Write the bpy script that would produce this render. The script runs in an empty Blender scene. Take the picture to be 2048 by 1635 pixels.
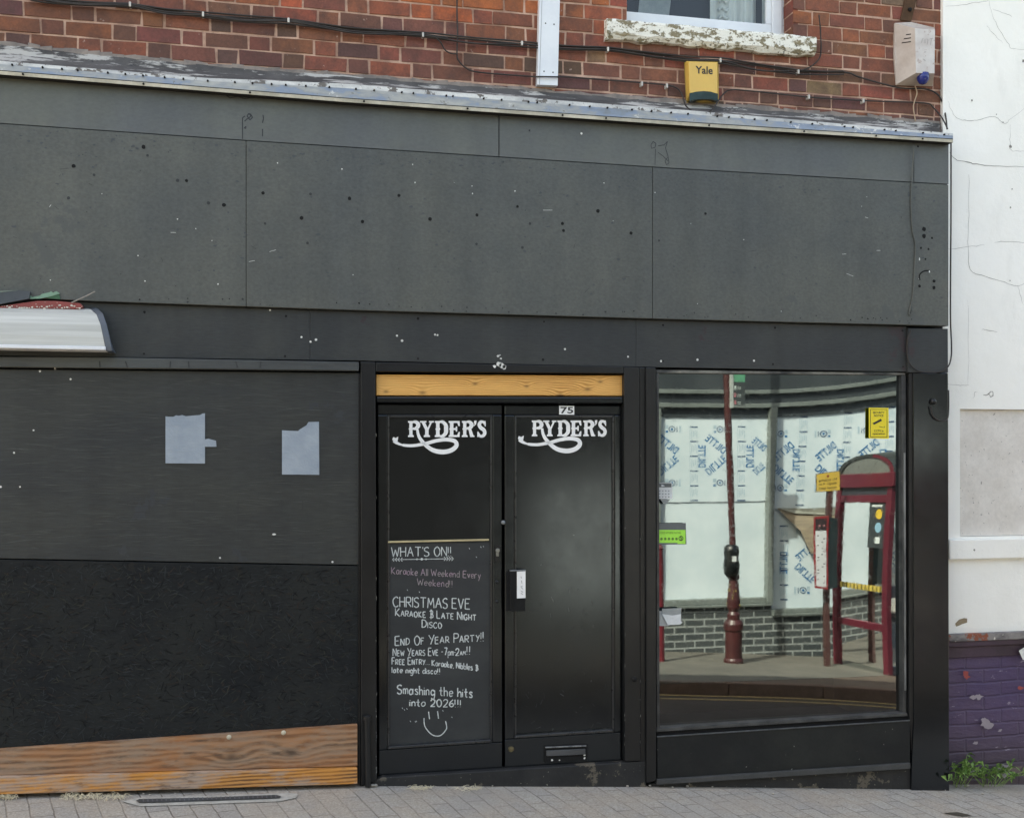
import bpy, math, random
from mathutils import Vector
rnd = random.Random(7)
scn = bpy.context.scene
# ------------------------------------------------------------------ camera
F = 2300.; CX = 1024.; CY = 910.; PHI = math.atan(F/9936.); D = 5.6; EZ = 1.65
cam_d = bpy.data.cameras.new('camera'); cam = bpy.data.objects.new('camera', cam_d)
scn.collection.objects.link(cam); scn.camera = cam
cam.location = (0, -D, EZ); cam.rotation_euler = (math.pi/2, 0, -PHI)
cam_d.sensor_width = 36; cam_d.lens = F/2048*36
cam_d.shift_y = (CY-817.5)/2048; cam_d.clip_start = .05; cam_d.clip_end = 500
# ------------------------------------------------------------------ world, sun, exposure
SUN_EL = math.radians(46); SUN_RT = math.radians(-49)      # sun stands behind the shop, to the left
w = bpy.data.worlds.new('World'); scn.world = w; w.use_nodes = True
nt = w.node_tree
sky = nt.nodes.new('ShaderNodeTexSky'); sky.sky_type = 'NISHITA'; sky.sun_disc = False
sky.sun_elevation = SUN_EL; sky.sun_rotation = SUN_RT
sky.dust_density = 4.0; sky.air_density = 1.0; sky.ozone_density = .6
bg = nt.nodes['Background']; bg.inputs['Strength'].default_value = .15
nt.links.new(sky.outputs[0], bg.inputs[0])
sd = bpy.data.lights.new('sun', 'SUN'); sun = bpy.data.objects.new('sun', sd)
scn.collection.objects.link(sun); sd.energy = 3.6; sd.angle = math.radians(.5); sd.color = (1, .975, .945)
sdir = Vector((math.sin(SUN_RT)*math.cos(SUN_EL), math.cos(SUN_RT)*math.cos(SUN_EL), math.sin(SUN_EL)))
sun.rotation_euler = sdir.to_track_quat('Z', 'Y').to_euler(); sun.location = (0, 0, 12)
vs = scn.view_settings
vs.view_transform = 'Standard'; vs.look = 'None'; vs.exposure = 2.28; vs.gamma = 1
try:
    vs.use_white_balance = True; vs.white_balance_temperature = 8400; vs.white_balance_tint = 9
except Exception: pass
try: scn.cycles.max_bounces = 10; scn.cycles.transparent_max_bounces = 16
except Exception: pass

# ------------------------------------------------------------------ geometry helpers
def P(px, py, y=0.):
    """point of the upright plane at depth y seen where the photograph shows (px, py)"""
    a = (px-CX)/F; b = (CY-py)/F
    dx = math.sin(PHI)+a*math.cos(PHI); dy = math.cos(PHI)-a*math.sin(PHI)
    t = (y+D)/dy
    return (t*dx, y, EZ+t*b)
YP = .05                                            # display window glass
BX0, BX1, BZC, BG = 2.5, 3.45, .80, .0105          # gentle bow of the old pane
def bow(x, z):
    s = max(0., (x-BX0)/(BX1-BX0)); g = BG*s*s; gp = 2*BG*s/(BX1-BX0)
    q = (z-BZC)
    return -.5*g*q*q, -.5*gp*q*q, -g*q
def R(px, py, yr):
    """point of the street side plane y = yr mirrored at (px, py) by the bowed pane"""
    o = Vector((0, -D, EZ)); yy = YP
    for _ in range(3):
        h = Vector(P(px, py, yy)); wv, wx, wz = bow(h.x, h.z); yy = YP+wv
    n = Vector((wx, -1, wz)).normalized(); d = (h-o).normalized(); r = d-2*d.dot(n)*n
    t = (yr-h.y)/r.y; q = h+t*r
    return (q.x, yr, q.z)
def L(pts):
    def f(x):
        for i in range(len(pts)-1):
            if x <= pts[i+1][0] or i == len(pts)-2:
                (a, b), (c, d) = pts[i], pts[i+1]
                return b+(d-b)*(x-a)/(c-a)
    return f
GX = L([(-1.085, .109), (.54, .054), (2.025, -.047), (3.761, -.178), (4.225, -.208)])
def G(x, y): return GX(x)+.044*min(y, 0)            # the street falls to the right and across

class MB:
    def __init__(s): s.v = []; s.f = []; s.m = []; s.c = []
    def face(s, pts, mi=0, col=None):
        n = len(s.v); s.v += [tuple(p) for p in pts]; s.f.append(tuple(range(n, n+len(pts)))); s.m.append(mi); s.c.append(col)
    def mesh(s, vs_, fs, mi=0, col=None):
        n = len(s.v); s.v += [tuple(p) for p in vs_]
        for f in fs: s.f.append(tuple(n+i for i in f)); s.m.append(mi); s.c.append(col)
    def box(s, a, b, mi=0, col=None):
        x0, y0, z0 = a; x1, y1, z1 = b
        s.mesh([(x0,y0,z0),(x1,y0,z0),(x1,y1,z0),(x0,y1,z0),(x0,y0,z1),(x1,y0,z1),(x1,y1,z1),(x0,y1,z1)],
               [(0,3,2,1),(4,5,6,7),(0,1,5,4),(1,2,6,5),(2,3,7,6),(3,0,4,7)], mi, col)
    def prism(s, pp, y0, y1, mi=0, px=True, inset=0):
        """pp clockwise from top left as seen; y0 front"""
        f = [P(p[0], p[1], y0) for p in pp] if px else [(p[0], y0, p[1]) for p in pp]
        n = len(f); vv = f+[(p[0], y1, p[2]) for p in f]
        s.mesh(vv, [tuple(range(n))[::-1], tuple(range(n, 2*n))]+[(i, (i+1) % n, n+(i+1) % n, n+i) for i in range(n)], mi)
    def tube(s, pts, r, seg=6, smooth=4, mi=0, cap=True):
        pts = [Vector(p) for p in pts]
        if smooth > 1 and len(pts) > 2: pts = crom(pts, smooth)
        rings = []
        for i, p in enumerate(pts):
            t = (pts[min(i+1, len(pts)-1)]-pts[max(i-1, 0)]).normalized()
            u = t.cross(Vector((0, 1, 0)))
            if u.length < .05: u = t.cross(Vector((1, 0, 0)))
            u.normalize(); v = t.cross(u)
            rr = r(i/(len(pts)-1)) if callable(r) else r
            rings.append([p+rr*(math.cos(2*math.pi*k/seg)*u+math.sin(2*math.pi*k/seg)*v) for k in range(seg)])
        n0 = [q for rg in rings for q in rg]; fs = []
        for i in range(len(rings)-1):
            for k in range(seg): fs.append((i*seg+k, i*seg+(k+1) % seg, (i+1)*seg+(k+1) % seg, (i+1)*seg+k))
        if cap: fs += [tuple(range(seg))[::-1], tuple((len(rings)-1)*seg+k for k in range(seg))]
        s.mesh(n0, fs, mi)
    def lathe(s, c, prof, seg=20, mi=0, axis='z'):
        vv = []; fs = []
        for (r, h) in prof:
            for k in range(seg):
                a = 2*math.pi*k/seg
                vv.append((c[0]+r*math.cos(a), c[1]+r*math.sin(a), c[2]+h) if axis == 'z' else (c[0]+r*math.cos(a), c[1]-h, c[2]+r*math.sin(a)))
        for i in range(len(prof)-1):
            for k in range(seg): fs.append((i*seg+k, i*seg+(k+1) % seg, (i+1)*seg+(k+1) % seg, (i+1)*seg+k))
        fs += [tuple(range(seg))[::-1], tuple((len(prof)-1)*seg+k for k in range(seg))]
        s.mesh(vv, fs, mi)
    def disc(s, c, r, mi=0, n=10, sx=1., wob=0.):
        s.face([(c[0]+sx*r*(1+wob*rnd.uniform(-1, 1))*math.cos(2*math.pi*k/n), c[1], c[2]+r*(1+wob*rnd.uniform(-1, 1))*math.sin(2*math.pi*k/n)) for k in range(n)], mi)
    def ribbon(s, pts, wd, y, mi=0, smooth=0):
        """flat stroke in the plane y (x, z points)"""
        pts = [Vector((p[0], p[1], 0)) for p in pts]
        if smooth > 1 and len(pts) > 2: pts = crom(pts, smooth)
        l = []; r = []; n = len(pts)
        for i, p in enumerate(pts):
            t = pts[min(i+1, n-1)]-pts[max(i-1, 0)]
            if t.length < 1e-9: t = Vector((1, 0, 0))
            t.normalize(); ww = wd(i/max(1, n-1)) if callable(wd) else wd
            nn = Vector((-t.y, t.x, 0))*ww/2
            l.append(p+nn); r.append(p-nn)
        for i in range(n-1):
            yy = y(i) if callable(y) else y
            s.face([(r[i].x, yy, r[i].y), (r[i+1].x, yy, r[i+1].y), (l[i+1].x, yy, l[i+1].y), (l[i].x, yy, l[i].y)], mi)
    def build(s, name, mats, parent=None, bevel=0, smooth=False):
        me = bpy.data.meshes.new(name); me.from_pydata(s.v, [], s.f)
        mats = mats if isinstance(mats, (list, tuple)) else [mats]
        for m in mats: me.materials.append(m)
        me.polygons.foreach_set('material_index', s.m)
        if any(c is not None for c in s.c):
            at = me.color_attributes.new('tone', 'FLOAT_COLOR', 'CORNER'); k = 0
            for pi, f in enumerate(s.f):
                c = s.c[pi] or (1, 1, 1)
                for _ in f: at.data[k].color = (*c, 1); k += 1
        if smooth: me.polygons.foreach_set('use_smooth', [True]*len(s.f))
        me.update()
        o = bpy.data.objects.new(name, me); scn.collection.objects.link(o)
        if parent is not None:
            o.parent = parent
            p = parent; off = Vector((0, 0, 0))
            while p: off += p.location; p = p.parent
            o.location = -off                      # meshes are written in world coordinates
        if bevel:
            b = o.modifiers.new('bevel', 'BEVEL'); b.width = bevel; b.segments = 2; b.limit_method = 'ANGLE'
        return o
def crom(p, k):
    out = []; n = len(p)
    for i in range(n-1):
        a, b, c, d = p[max(i-1, 0)], p[i], p[i+1], p[min(i+2, n-1)]
        for j in range(k):
            t = j/k
            out.append(.5*((2*b)+(c-a)*t+(2*a-5*b+4*c-d)*t*t+(3*b-a-3*c+d)*t**3))
    return out+[p[-1]]
def thing(name, label, cat, loc=(0, 0, 0), group=None):
    o = bpy.data.objects.new(name, None); scn.collection.objects.link(o); o.location = loc
    return tag(o, label, cat, group)
def tag(o, label, cat, group=None):
    o['label'] = label; o['category'] = cat
    if group: o['group'] = group
    return o
def struct(o): o['kind'] = 'structure'; return o

# ------------------------------------------------------------------ materials
def rgb(h):
    h = h.lstrip('#'); v = [int(h[i:i+2], 16)/255 for i in (0, 2, 4)]
    return tuple(c/12.92 if c <= .04045 else ((c+.055)/1.055)**2.4 for c in v)
class N:
    def __init__(s, name):
        s.m = bpy.data.materials.new(name); s.m.use_nodes = True; s.t = s.m.node_tree
        s.b = s.t.nodes['Principled BSDF']; s.tc = s.t.nodes.new('ShaderNodeTexCoord')
    def n(s, k, **kw):
        o = s.t.nodes.new(k)
        for a, v in kw.items(): setattr(o, a, v)
        return o
    def l(s, a, b): s.t.links.new(a, b)
    def map(s, sc, rot=(0, 0, 0), src=None):
        m = s.n('ShaderNodeMapping'); m.inputs['Scale'].default_value = sc; m.inputs['Rotation'].default_value = rot
        s.l(src or s.tc.outputs['Object'], m.inputs[0]); return m.outputs[0]
    def noise(s, sc, vec=None, det=5, rough=.6, dist=0):
        o = s.n('ShaderNodeTexNoise'); o.inputs['Scale'].default_value = sc; o.inputs['Detail'].default_value = det
        o.inputs['Roughness'].default_value = rough; o.inputs['Distortion'].default_value = dist
        s.l(vec or s.tc.outputs['Object'], o.inputs['Vector']); return o.outputs['Fac']
    def ramp(s, f, stops):
        o = s.n('ShaderNodeValToRGB'); e = o.color_ramp.elements
        while len(e) < len(stops): e.new(.5)
        for i, (p, c) in enumerate(stops):
            e[i].position = p; e[i].color = (*c, 1) if isinstance(c, tuple) else (c, c, c, 1)
        s.l(f, o.inputs[0]); return o.outputs[0]
    def mix(s, f, a, b, mode='MIX'):
        o = s.n('ShaderNodeMix', data_type='RGBA', blend_type=mode)
        for v, i in ((f, 0), (a, 6), (b, 7)):
            if isinstance(v, (int, float)): o.inputs[i].default_value = v
            elif isinstance(v, tuple): o.inputs[i].default_value = (*v, 1)
            else: s.l(v, o.inputs[i])
        return o.outputs[2]
    def math(s, op, a, b=0., clamp=False):
        o = s.n('ShaderNodeMath', operation=op, use_clamp=clamp)
        for v, i in ((a, 0), (b, 1)):
            if isinstance(v, (int, float)): o.inputs[i].default_value = v
            else: s.l(v, o.inputs[i])
        return o.outputs[0]
    def bump(s, h, st=.3, dist=.003):
        o = s.n('ShaderNodeBump'); o.inputs['Strength'].default_value = st; o.inputs['Distance'].default_value = dist
        s.l(h, o.inputs['Height']); s.l(o.outputs[0], s.b.inputs['Normal'])
    def set(s, **kw):
        for k, v in kw.items():
            i = s.b.inputs[k.replace('_', ' ')]
            if isinstance(v, tuple): i.default_value = (*v, 1)
            elif isinstance(v, (int, float)): i.default_value = v
            else: s.l(v, i)
def M(name, col, col2=None, ns=5, st=(1, 1, 1), lo=.38, hi=.62, rough=.6, rv=.12, bump=.25, bs=90, bst=(1, 1, 1), fine=.15,
      metal=0., spec=.5, specks=None, sp_s=60, sp_t=.74, streak=0., patches=None, pa_s=9, pa_t=.64, coat=0.):
    k = N(name); col2 = col2 or tuple(c*.75 for c in col)
    c = k.mix(k.ramp(k.noise(ns, k.map(st)), [(lo, 0.), (hi, 1.)]), col, col2)
    fb = k.noise(bs, k.map(bst), det=6, rough=.65)
    c = k.mix(fine, c, k.ramp(fb, [(.25, .25), (.75, 1.)]), 'MULTIPLY') if fine else c
    if streak: c = k.mix(streak, c, k.ramp(k.noise(7, k.map((1, 1, .09)), det=4), [(.3, .45), (.68, 1.)]), 'MULTIPLY')
    if patches: c = k.mix(k.ramp(k.noise(pa_s, det=7, rough=.7), [(pa_t, 0.), (pa_t+.02, 1.)]), c, patches)
    if specks: c = k.mix(k.ramp(k.noise(sp_s, det=2, rough=.5), [(sp_t, 0.), (sp_t+.03, 1.)]), c, specks)
    rr = k.math('MULTIPLY_ADD', k.noise(ns*3), 2*rv); k.t.nodes[-1].inputs[2].default_value = rough-rv
    k.set(Base_Color=c, Roughness=rr, Metallic=metal, Specular_IOR_Level=spec, Coat_Weight=coat)
    if bump: k.bump(fb, bump)
    return k.m
def plain(name, col, rough=.5, metal=0., spec=.5):
    return M(name, col, tuple(c*.88 for c in col), ns=9, rough=rough, rv=.06, metal=metal, bump=.06, fine=.06, spec=spec)
def wood(name, cols, freq, knots, rough=.6, grey=None, nz=.5, stain=None, gt=.5):
    """flame grain that bends round knots (x, z, size)"""
    k = N(name); sp = k.n('ShaderNodeSeparateXYZ'); k.l(k.tc.outputs['Object'], sp.inputs[0])
    X, Z = sp.outputs[0], sp.outputs[2]
    fld = k.math('MULTIPLY', Z, freq); kn = None
    for (a, b, s_) in knots:
        dx = k.math('MULTIPLY', k.math('SUBTRACT', X, a), .55); dz = k.math('SUBTRACT', Z, b)
        r2 = k.math('ADD', k.math('MULTIPLY', dx, dx), k.math('MULTIPLY', dz, dz))
        e = k.math('POWER', 2.718, k.math('MULTIPLY', r2, -1/(s_*s_)))
        fld = k.math('ADD', fld, k.math('MULTIPLY', e, freq*s_*.75))
        core = k.math('POWER', 2.718, k.math('MULTIPLY', r2, -1/(s_*s_*.10)))
        kn = core if kn is None else k.math('MAXIMUM', kn, core)
    fld = k.math('ADD', fld, k.math('MULTIPLY', k.noise(2.2, k.map((.5, 1, 2.5)), det=3), 7*nz))
    fld = k.math('ADD', fld, k.math('MULTIPLY', k.noise(14, k.map((.3, 1, 1.5)), det=5), 5*nz)); g = k.math('SINE', fld); g = k.math('MULTIPLY_ADD', g, .5); k.t.nodes[-1].inputs[2].default_value = .5
    fine = k.noise(60, k.map((.06, 1, 1)), det=5)
    g = k.math('MULTIPLY', g, k.math('MULTIPLY', fine, 1.9), clamp=True)
    c = k.ramp(g, [(.05, cols[0]), (.4, cols[1]), (.9, cols[2])])
    c = k.mix(k.ramp(k.noise(4, k.map((.6, 1, 1.6)), det=4), [(.4, 0.), (.68, .75)]), c, cols[3])
    if grey: c = k.mix(k.ramp(k.noise(7, k.map((.45, 1, 1.6)), det=8, rough=.72), [(gt, 0.), (gt+.13, .75)]), c, grey)
    if stain: c = k.mix(k.ramp(k.noise(16, k.map((.35, 1, 1.5)), det=6), [(.60, 0.), (.7, .85)]), c, stain)
    if kn is not None: c = k.mix(k.math('MULTIPLY', kn, .7), c, tuple(q*.3 for q in cols[2]))
    k.set(Base_Color=c, Roughness=rough); k.bump(g, .25, .002); return k.m

BLK = rgb('#3a3d3e')
m_fascia = M('weathered dark grey board paint', rgb('#535755'), rgb('#62645d'), ns=1.5, lo=.35, hi=.68, streak=.3, rough=.58, bump=.25, bs=75, bst=(.8, 1, 1.2), fine=.48,
             patches=rgb('#4d504d'), pa_s=1.6, pa_t=.6)
m_strip = M('grey coving paint with skylight', rgb('#5b5e5d'), rgb('#65675f'), ns=1.3, streak=.25, rough=.6, bump=.12, bs=60, bst=(.7, 1, 1.2), fine=.3)  # lighter than the fascia: skylight on the tilted boards put into the colour
m_band = M('dark grey ply paint', rgb('#393c3d'), rgb('#444644'), ns=2, streak=.35, spec=.35, rough=.5, bump=.35, bs=70, bst=(.3, 1, 1.6), fine=.4, specks=rgb('#d8d8d2'), sp_s=34, sp_t=.80,
           patches=rgb('#382f31'), pa_s=2.4, pa_t=.63)
m_ply = M('brushed black ply paint', rgb('#36393a'), rgb('#414340'), ns=1.6, streak=.35, spec=.35, st=(.6, 1, 1.5), rough=.5, bump=.4, bs=60, bst=(.22, 1, 1.7), fine=.5,
          patches=rgb('#34373a'), pa_s=3, pa_t=.6)
m_batten = M('worn batten paint', rgb('#515553'), rgb('#3c3f40'), ns=4, st=(.4, 1, 1), rough=.55, bump=.4, bs=60, bst=(.12, 1, 2), fine=.4)
m_osb = M('black painted strand board', rgb('#1f2224'), rgb('#2b2d2c'), spec=.15, ns=2.5, rough=.7, bump=.4, bs=60, bst=(.5, 1, 1.4), fine=.45, patches=rgb('#262624'), pa_s=3.2, pa_t=.6)
m_strand = [M('paint strand '+n_, rgb(c_), rough=.7, bump=.1, spec=.15) for n_, c_ in (('grey', '#323637'), ('olive', '#363731'), ('brown', '#342d29'), ('dark', '#181a1b'))]
m_gloss = M('black gloss door paint', rgb('#0e0f11'), rgb('#151517'), ns=4, rough=.17, rv=.09, bump=.035, bs=7, fine=.05, spec=.72, specks=rgb('#6c6e6c'), sp_s=75, sp_t=.83)
m_gloss.node_tree.nodes['Principled BSDF'].inputs['Specular Tint'].default_value = (.8, .92, 1, 1)
m_frame = M('black satin frame paint', rgb('#131416'), rgb('#1e1f20'), spec=.4, ns=2.4, st=(1, 1, .4), rough=.38, bump=.12, bs=60, fine=.2, specks=rgb('#7d7e7a'), sp_s=66, sp_t=.80)
m_riser = M('black riser paint with splashes', rgb('#191c1e'), rgb('#252827'), spec=.3, ns=3, rough=.5, bump=.2, bs=60, fine=.35, specks=rgb('#7f807c'), sp_s=42, sp_t=.74)
m_plinth = M('dirty black plinth paint', rgb('#181a1c'), rgb('#2a2a2a'), ns=4, rough=.65, bump=.6, bs=50, fine=.4, patches=rgb('#5c554a'), pa_s=5, pa_t=.58, specks=rgb('#8d877c'), sp_s=80, sp_t=.72)
m_chalkb = M('blackboard paint', rgb('#282b2d'), rgb('#343738'), ns=3, st=(.7, 1, 1.4), rough=.6, bump=.08, bs=80, fine=.15)
m_dark = plain('black gap shade', (.004, .004, .005), .9)
m_hole_shade = plain('black hole and trim shade', (.003, .003, .003), .9)
m_white = M('white paint fleck', rgb('#e6e6e0'), ns=40, rough=.5, bump=0)
m_vinyl = M('white vinyl lettering', rgb('#f4f4f2'), rgb('#ececea'), ns=20, rough=.35, bump=0, fine=.04)
m_chalk = M('white chalk', rgb('#dfe4e2'), rgb('#b9bfbd'), ns=70, rough=.9, bump=0, fine=.3)
m_chalk_pink = M('pink chalk', rgb('#a98f9d'), rgb('#99938f'), ns=22, rough=.9, bump=0, fine=.3)
m_scuff = plain('dark scuff', rgb('#2a2c2d'), .6)

m_bead = M('black moulding paint with highlights', rgb('#232527'), rgb('#2e3031'), ns=8, rough=.3, spec=.7, bump=.1)  # bead paint made lighter, edge highlights put into the colour
m_pit = plain('darker grey scuff', rgb('#44484a'), .6)
# ------------------------------------------------------------------ lettering
GL = {k: v for k, v in (s.split('|') for s in '''A|0,0 35,100 70,0;12,38 58,38
B|0,0 0,100;~0,100 45,95 45,60 0,52;~0,52 55,48 55,5 0,0
C|~65,85 40,100 8,75 2,40 20,5 45,0 65,15
D|0,0 0,100;~0,100 45,90 62,50 45,10 0,0
E|55,100 0,100 0,0 55,0;0,52 45,52
F|50,100 0,100 0,0;0,52 40,52
G|~65,85 40,100 8,75 2,40 20,5 45,0 65,20;65,20 65,45 40,45
H|0,0 0,100;60,0 60,100;0,50 60,50
I|0,0 0,100
K|0,0 0,100;55,100 0,45 60,0
L|0,100 0,0 50,0
M|0,0 10,100 40,30 70,100 80,0
N|0,0 0,100 60,0 60,100
O|~35,100 5,75 2,40 18,3 45,0 65,30 65,70 35,100
P|0,0 0,100;~0,100 50,95 50,55 0,48
R|0,0 0,100;~0,100 50,95 50,55 0,48;15,48 60,0
S|~55,88 35,100 5,85 10,60 50,42 52,12 25,0 0,12
T|0,100 70,100;35,100 35,0
V|0,100 32,0 64,100
W|0,100 22,0 45,75 68,0 90,100
Y|0,100 32,50;64,100 20,-5
a|~45,50 20,60 2,35 10,3 35,10 45,45;45,60 45,0
b|0,100 0,0;~0,10 30,0 45,30 30,58 0,45
c|~42,50 20,60 2,35 12,2 42,8
d|~45,45 20,60 2,30 15,0 45,15;45,100 45,0
e|~3,30 45,33 35,58 12,52 2,28 15,0 42,8
g|~45,45 20,60 2,30 15,0 45,15;~45,60 45,-10 30,-40 5,-30
h|0,100 0,0;~0,35 20,60 40,50 42,0
i|0,58 0,0;0,78 0,84
k|0,100 0,0;40,55 0,25 42,0
l|0,100 0,0
m|0,58 0,0;~0,40 15,60 28,45 28,0;~28,40 45,60 58,45 58,0
n|0,58 0,0;~0,38 18,60 38,48 40,0
o|~22,60 2,35 8,5 25,0 45,20 42,50 22,60
p|0,58 0,-40;~0,45 30,60 45,30 30,2 0,12
r|0,58 0,0;~0,35 15,58 35,55
s|~38,52 20,60 5,48 35,22 30,2 0,6
t|18,95 18,10 35,0;0,60 38,60
v|0,58 20,0 40,58
w|0,58 12,0 28,45 44,0 56,58
y|0,58 20,5;42,58 10,-40
0|~30,100 5,75 2,40 15,3 38,0 55,30 55,70 30,100
2|~2,75 20,100 50,85 40,45 0,0;0,0 55,0
6|~45,95 10,60 2,25 25,0 48,20 35,48 5,35
7|0,95 50,95 20,0
!|0,100 0,30;0,5 0,0
-|0,45 30,45
,|5,5 0,-15
.|0,4 0,0
'|0,100 0,80
&|~0,85 40,90 40,55 10,50 45,45 45,8 0,5;20,110 20,-15'''.split('\n'))}
def strokes(txt, sc=False):
    """handwritten strokes, letter height 1"""
    out = []; x = 0.
    for ch in txt:
        if ch == ' ': x += .42; continue
        k = 1.; g = ch
        if sc and ch.islower(): g = ch.upper(); k = .72
        mx = 0
        for st in GL[g].split(';'):
            sm = st.startswith('~'); pts = [tuple(float(q)/100*k for q in p.split(',')) for p in st.lstrip('~').split()]
            mx = max(mx, max(p[0] for p in pts))
            jx, jy = rnd.uniform(-.03, .03), rnd.uniform(-.03, .03)
            pts = [Vector((p[0]+x+jx+rnd.uniform(-.015, .015), p[1]+jy+rnd.uniform(-.015, .015), 0)) for p in pts]
            if sm: pts = crom(pts, 5)
            out.append([(p.x, p.y) for p in pts])
        x += mx+(.3 if ch in '!.' else .2)
    return out, x-.2
def chalk(mb, txt, x0, b0, x1, b1, h, y, wd=.0042, mi=0, sc=False):
    st, wdt = strokes(txt, sc); k = (x1-x0)/wdt
    for i, s in enumerate(st):
        pp = []
        for (u, v) in s:
            px = x0+u*k; py = b0+(b1-b0)*u/wdt-v*h; q = P(px, py, y); pp.append((q[0], q[2]))
        w_ = wd*rnd.uniform(.8, 1.15); part = [pp[0]]; n_ = 0
        for a, b, c in zip(pp[:-1], pp[1:], pp[2:]+[None]):
            part.append(b)
            sharp = c is None or (Vector(b)-Vector(a)).angle(Vector(c)-Vector(b), 0) > .7
            if sharp: mb.ribbon(part, w_, y-.0002*(i % 5)-.00005*n_, mi); part = [b]; n_ += 1
_tc = {}
def font_mesh(txt, bold=0.):
    """built-in font as triangles, height about 0.73"""
    key = (txt, bold)
    if key not in _tc:
        cu = bpy.data.curves.new('lettering_source', 'FONT'); cu.body = txt; cu.resolution_u = 3; cu.offset = bold
        o = bpy.data.objects.new('lettering_source', cu); scn.collection.objects.link(o)
        bpy.context.view_layer.update()
        me = o.evaluated_get(bpy.context.evaluated_depsgraph_get()).to_mesh()
        vv = [(v.co.x, v.co.y) for v in me.vertices]; ff = [tuple(p.vertices) for p in me.polygons]
        bpy.data.objects.remove(o); bpy.data.curves.remove(cu)
        x0 = min(v[0] for v in vv); x1 = max(v[0] for v in vv); y0 = min(v[1] for v in vv); y1 = max(v[1] for v in vv)
        _tc[key] = ([((v[0]-x0)/(x1-x0), (v[1]-y0)/(y1-y0)) for v in vv], ff, (x1-x0)/(y1-y0))
    return _tc[key]
def print_px(mb, txt, x0, y1, x1, y0, y, mi=0, bold=0.):
    """printed word filling the box (x0 left, y1 bottom, x1 right, y0 top) in the facade plane y; corners may slope: y given as (left, right)"""
    vv, ff, _ = font_mesh(txt, bold)
    bl, br = (y1 if isinstance(y1, tuple) else (y1, y1)); tl, tr = (y0 if isinstance(y0, tuple) else (y0, y0))
    mb.mesh([P(x0+(x1-x0)*u, (bl+(br-bl)*u)*(1-v)+(tl+(tr-tl)*u)*v, y) for (u, v) in vv], ff, mi)

# ------------------------------------------------------------------ ground
def sheet(xs, ys, zf, mat, name, **kw):
    b = MB(); v = [(x, y, zf(x, y)) for y in ys for x in xs]; n = len(xs)
    b.mesh(v, [(j*n+i, j*n+i+1, (j+1)*n+i+1, (j+1)*n+i) for j in range(len(ys)-1) for i in range(n-1)])
    return struct(b.build(name, mat, **kw))
def fr(a, b, s): 
    n = max(1, int(round((b-a)/s))); return [a+(b-a)*i/n for i in range(n+1)]
def paving():
    k = N('block paving'); v = k.map((1, 1, 1), (0, 0, math.radians(77)))
    wob = k.n('ShaderNodeVectorMath', operation='ADD'); k.l(v, wob.inputs[0])
    nz = k.n('ShaderNodeTexNoise'); nz.inputs['Scale'].default_value = 9; k.l(k.tc.outputs['Object'], nz.inputs['Vector'])
    sc_ = k.n('ShaderNodeVectorMath', operation='SCALE'); sc_.inputs['Scale'].default_value = .012; k.l(nz.outputs['Color'], sc_.inputs[0]); k.l(sc_.outputs[0], wob.inputs[1])
    br = k.n('ShaderNodeTexBrick'); br.inputs['Scale'].default_value = 1; br.inputs['Brick Width'].default_value = .19; br.inputs['Row Height'].default_value = .094
    br.inputs['Mortar Size'].default_value = .004; br.inputs['Mortar Smooth'].default_value = .5; br.offset = .5
    br.inputs['Color1'].default_value = (*rgb('#bcb6ab'), 1); br.inputs['Color2'].default_value = (*rgb('#aca79f'), 1); br.inputs['Mortar'].default_value = (*rgb('#7d756b'), 1)
    k.l(wob.outputs[0], br.inputs['Vector'])
    c = k.mix(k.ramp(k.noise(3.5, det=4), [(.42, 0.), (.62, .8)]), br.outputs['Color'], rgb('#b9ad9d'), 'MIX')
    c = k.mix(.6, c, k.ramp(k.noise(85, det=6, rough=.8), [(.32, .1), (.64, 1.)]), 'MULTIPLY')
    c = k.mix(k.ramp(k.noise(1.3, det=3), [(.55, 0.), (.75, .5)]), c, rgb('#9b948b'))
    c = k.mix(k.ramp(k.noise(190, det=2), [(.70, 0.), (.74, .7)]), c, rgb('#c9c3b8'))
    k.set(Base_Color=c, Roughness=.85)
    h = k.math('ADD', k.math('MULTIPLY', br.outputs['Fac'], -1.0), k.math('MULTIPLY', k.noise(110, det=5), .5)); k.bump(h, .55, .006); return k.m
m_pave = paving()
m_road = M('worn asphalt', (.05, .05, .05), (.035, .035, .036), ns=2, rough=.85, bump=.6, bs=150, fine=.45)
m_kerb = M('brown granite kerb', rgb('#5d5049'), rgb('#6d6058'), ns=14, rough=.8, bump=.4, bs=90, fine=.45)
m_ypaint = M('worn yellow line paint', rgb('#a39668'), rgb('#857b58'), ns=20, rough=.7, fine=.35)
m_walk2 = M('pale worn footway', rgb('#66625b'), rgb('#595650'), ns=3, rough=.88, bump=.4, bs=80, fine=.35)
KA, KB = -1.6, -3.95
sheet(fr(-60, 60, 4), fr(-60, 60, 4), lambda x, y: G(x, y)-.45, M('bare earth', (.08, .075, .06), rough=.9), 'ground')
sheet(fr(-14, 16, .25), [KA, -1.2, -.6, -.2, .25], lambda x, y: G(x, y), m_pave, 'pavement')
sheet(fr(-14, 16, .5), fr(KB, KA-.13, .6), lambda x, y: G(x, y)-.11, m_road, 'road')
kb = MB(); xs = fr(-14, 16, .9)
def kerb(mb, y0, y1):
    for a, b in zip(xs[:-1], xs[1:]):
        a += .003; b -= .003
        v = [(x, y, G(x, y)+dz) for (dz) in (-.3, .004) for (x, y) in ((a, y0), (b, y0), (b, y1), (a, y1))]
        mb.mesh(v, [(0,3,2,1),(4,5,6,7),(0,1,5,4),(1,2,6,5),(2,3,7,6),(3,0,4,7)])
kerb(kb, KA-.13, KA); struct(kb.build('kerb', m_kerb, bevel=.012))
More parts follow.
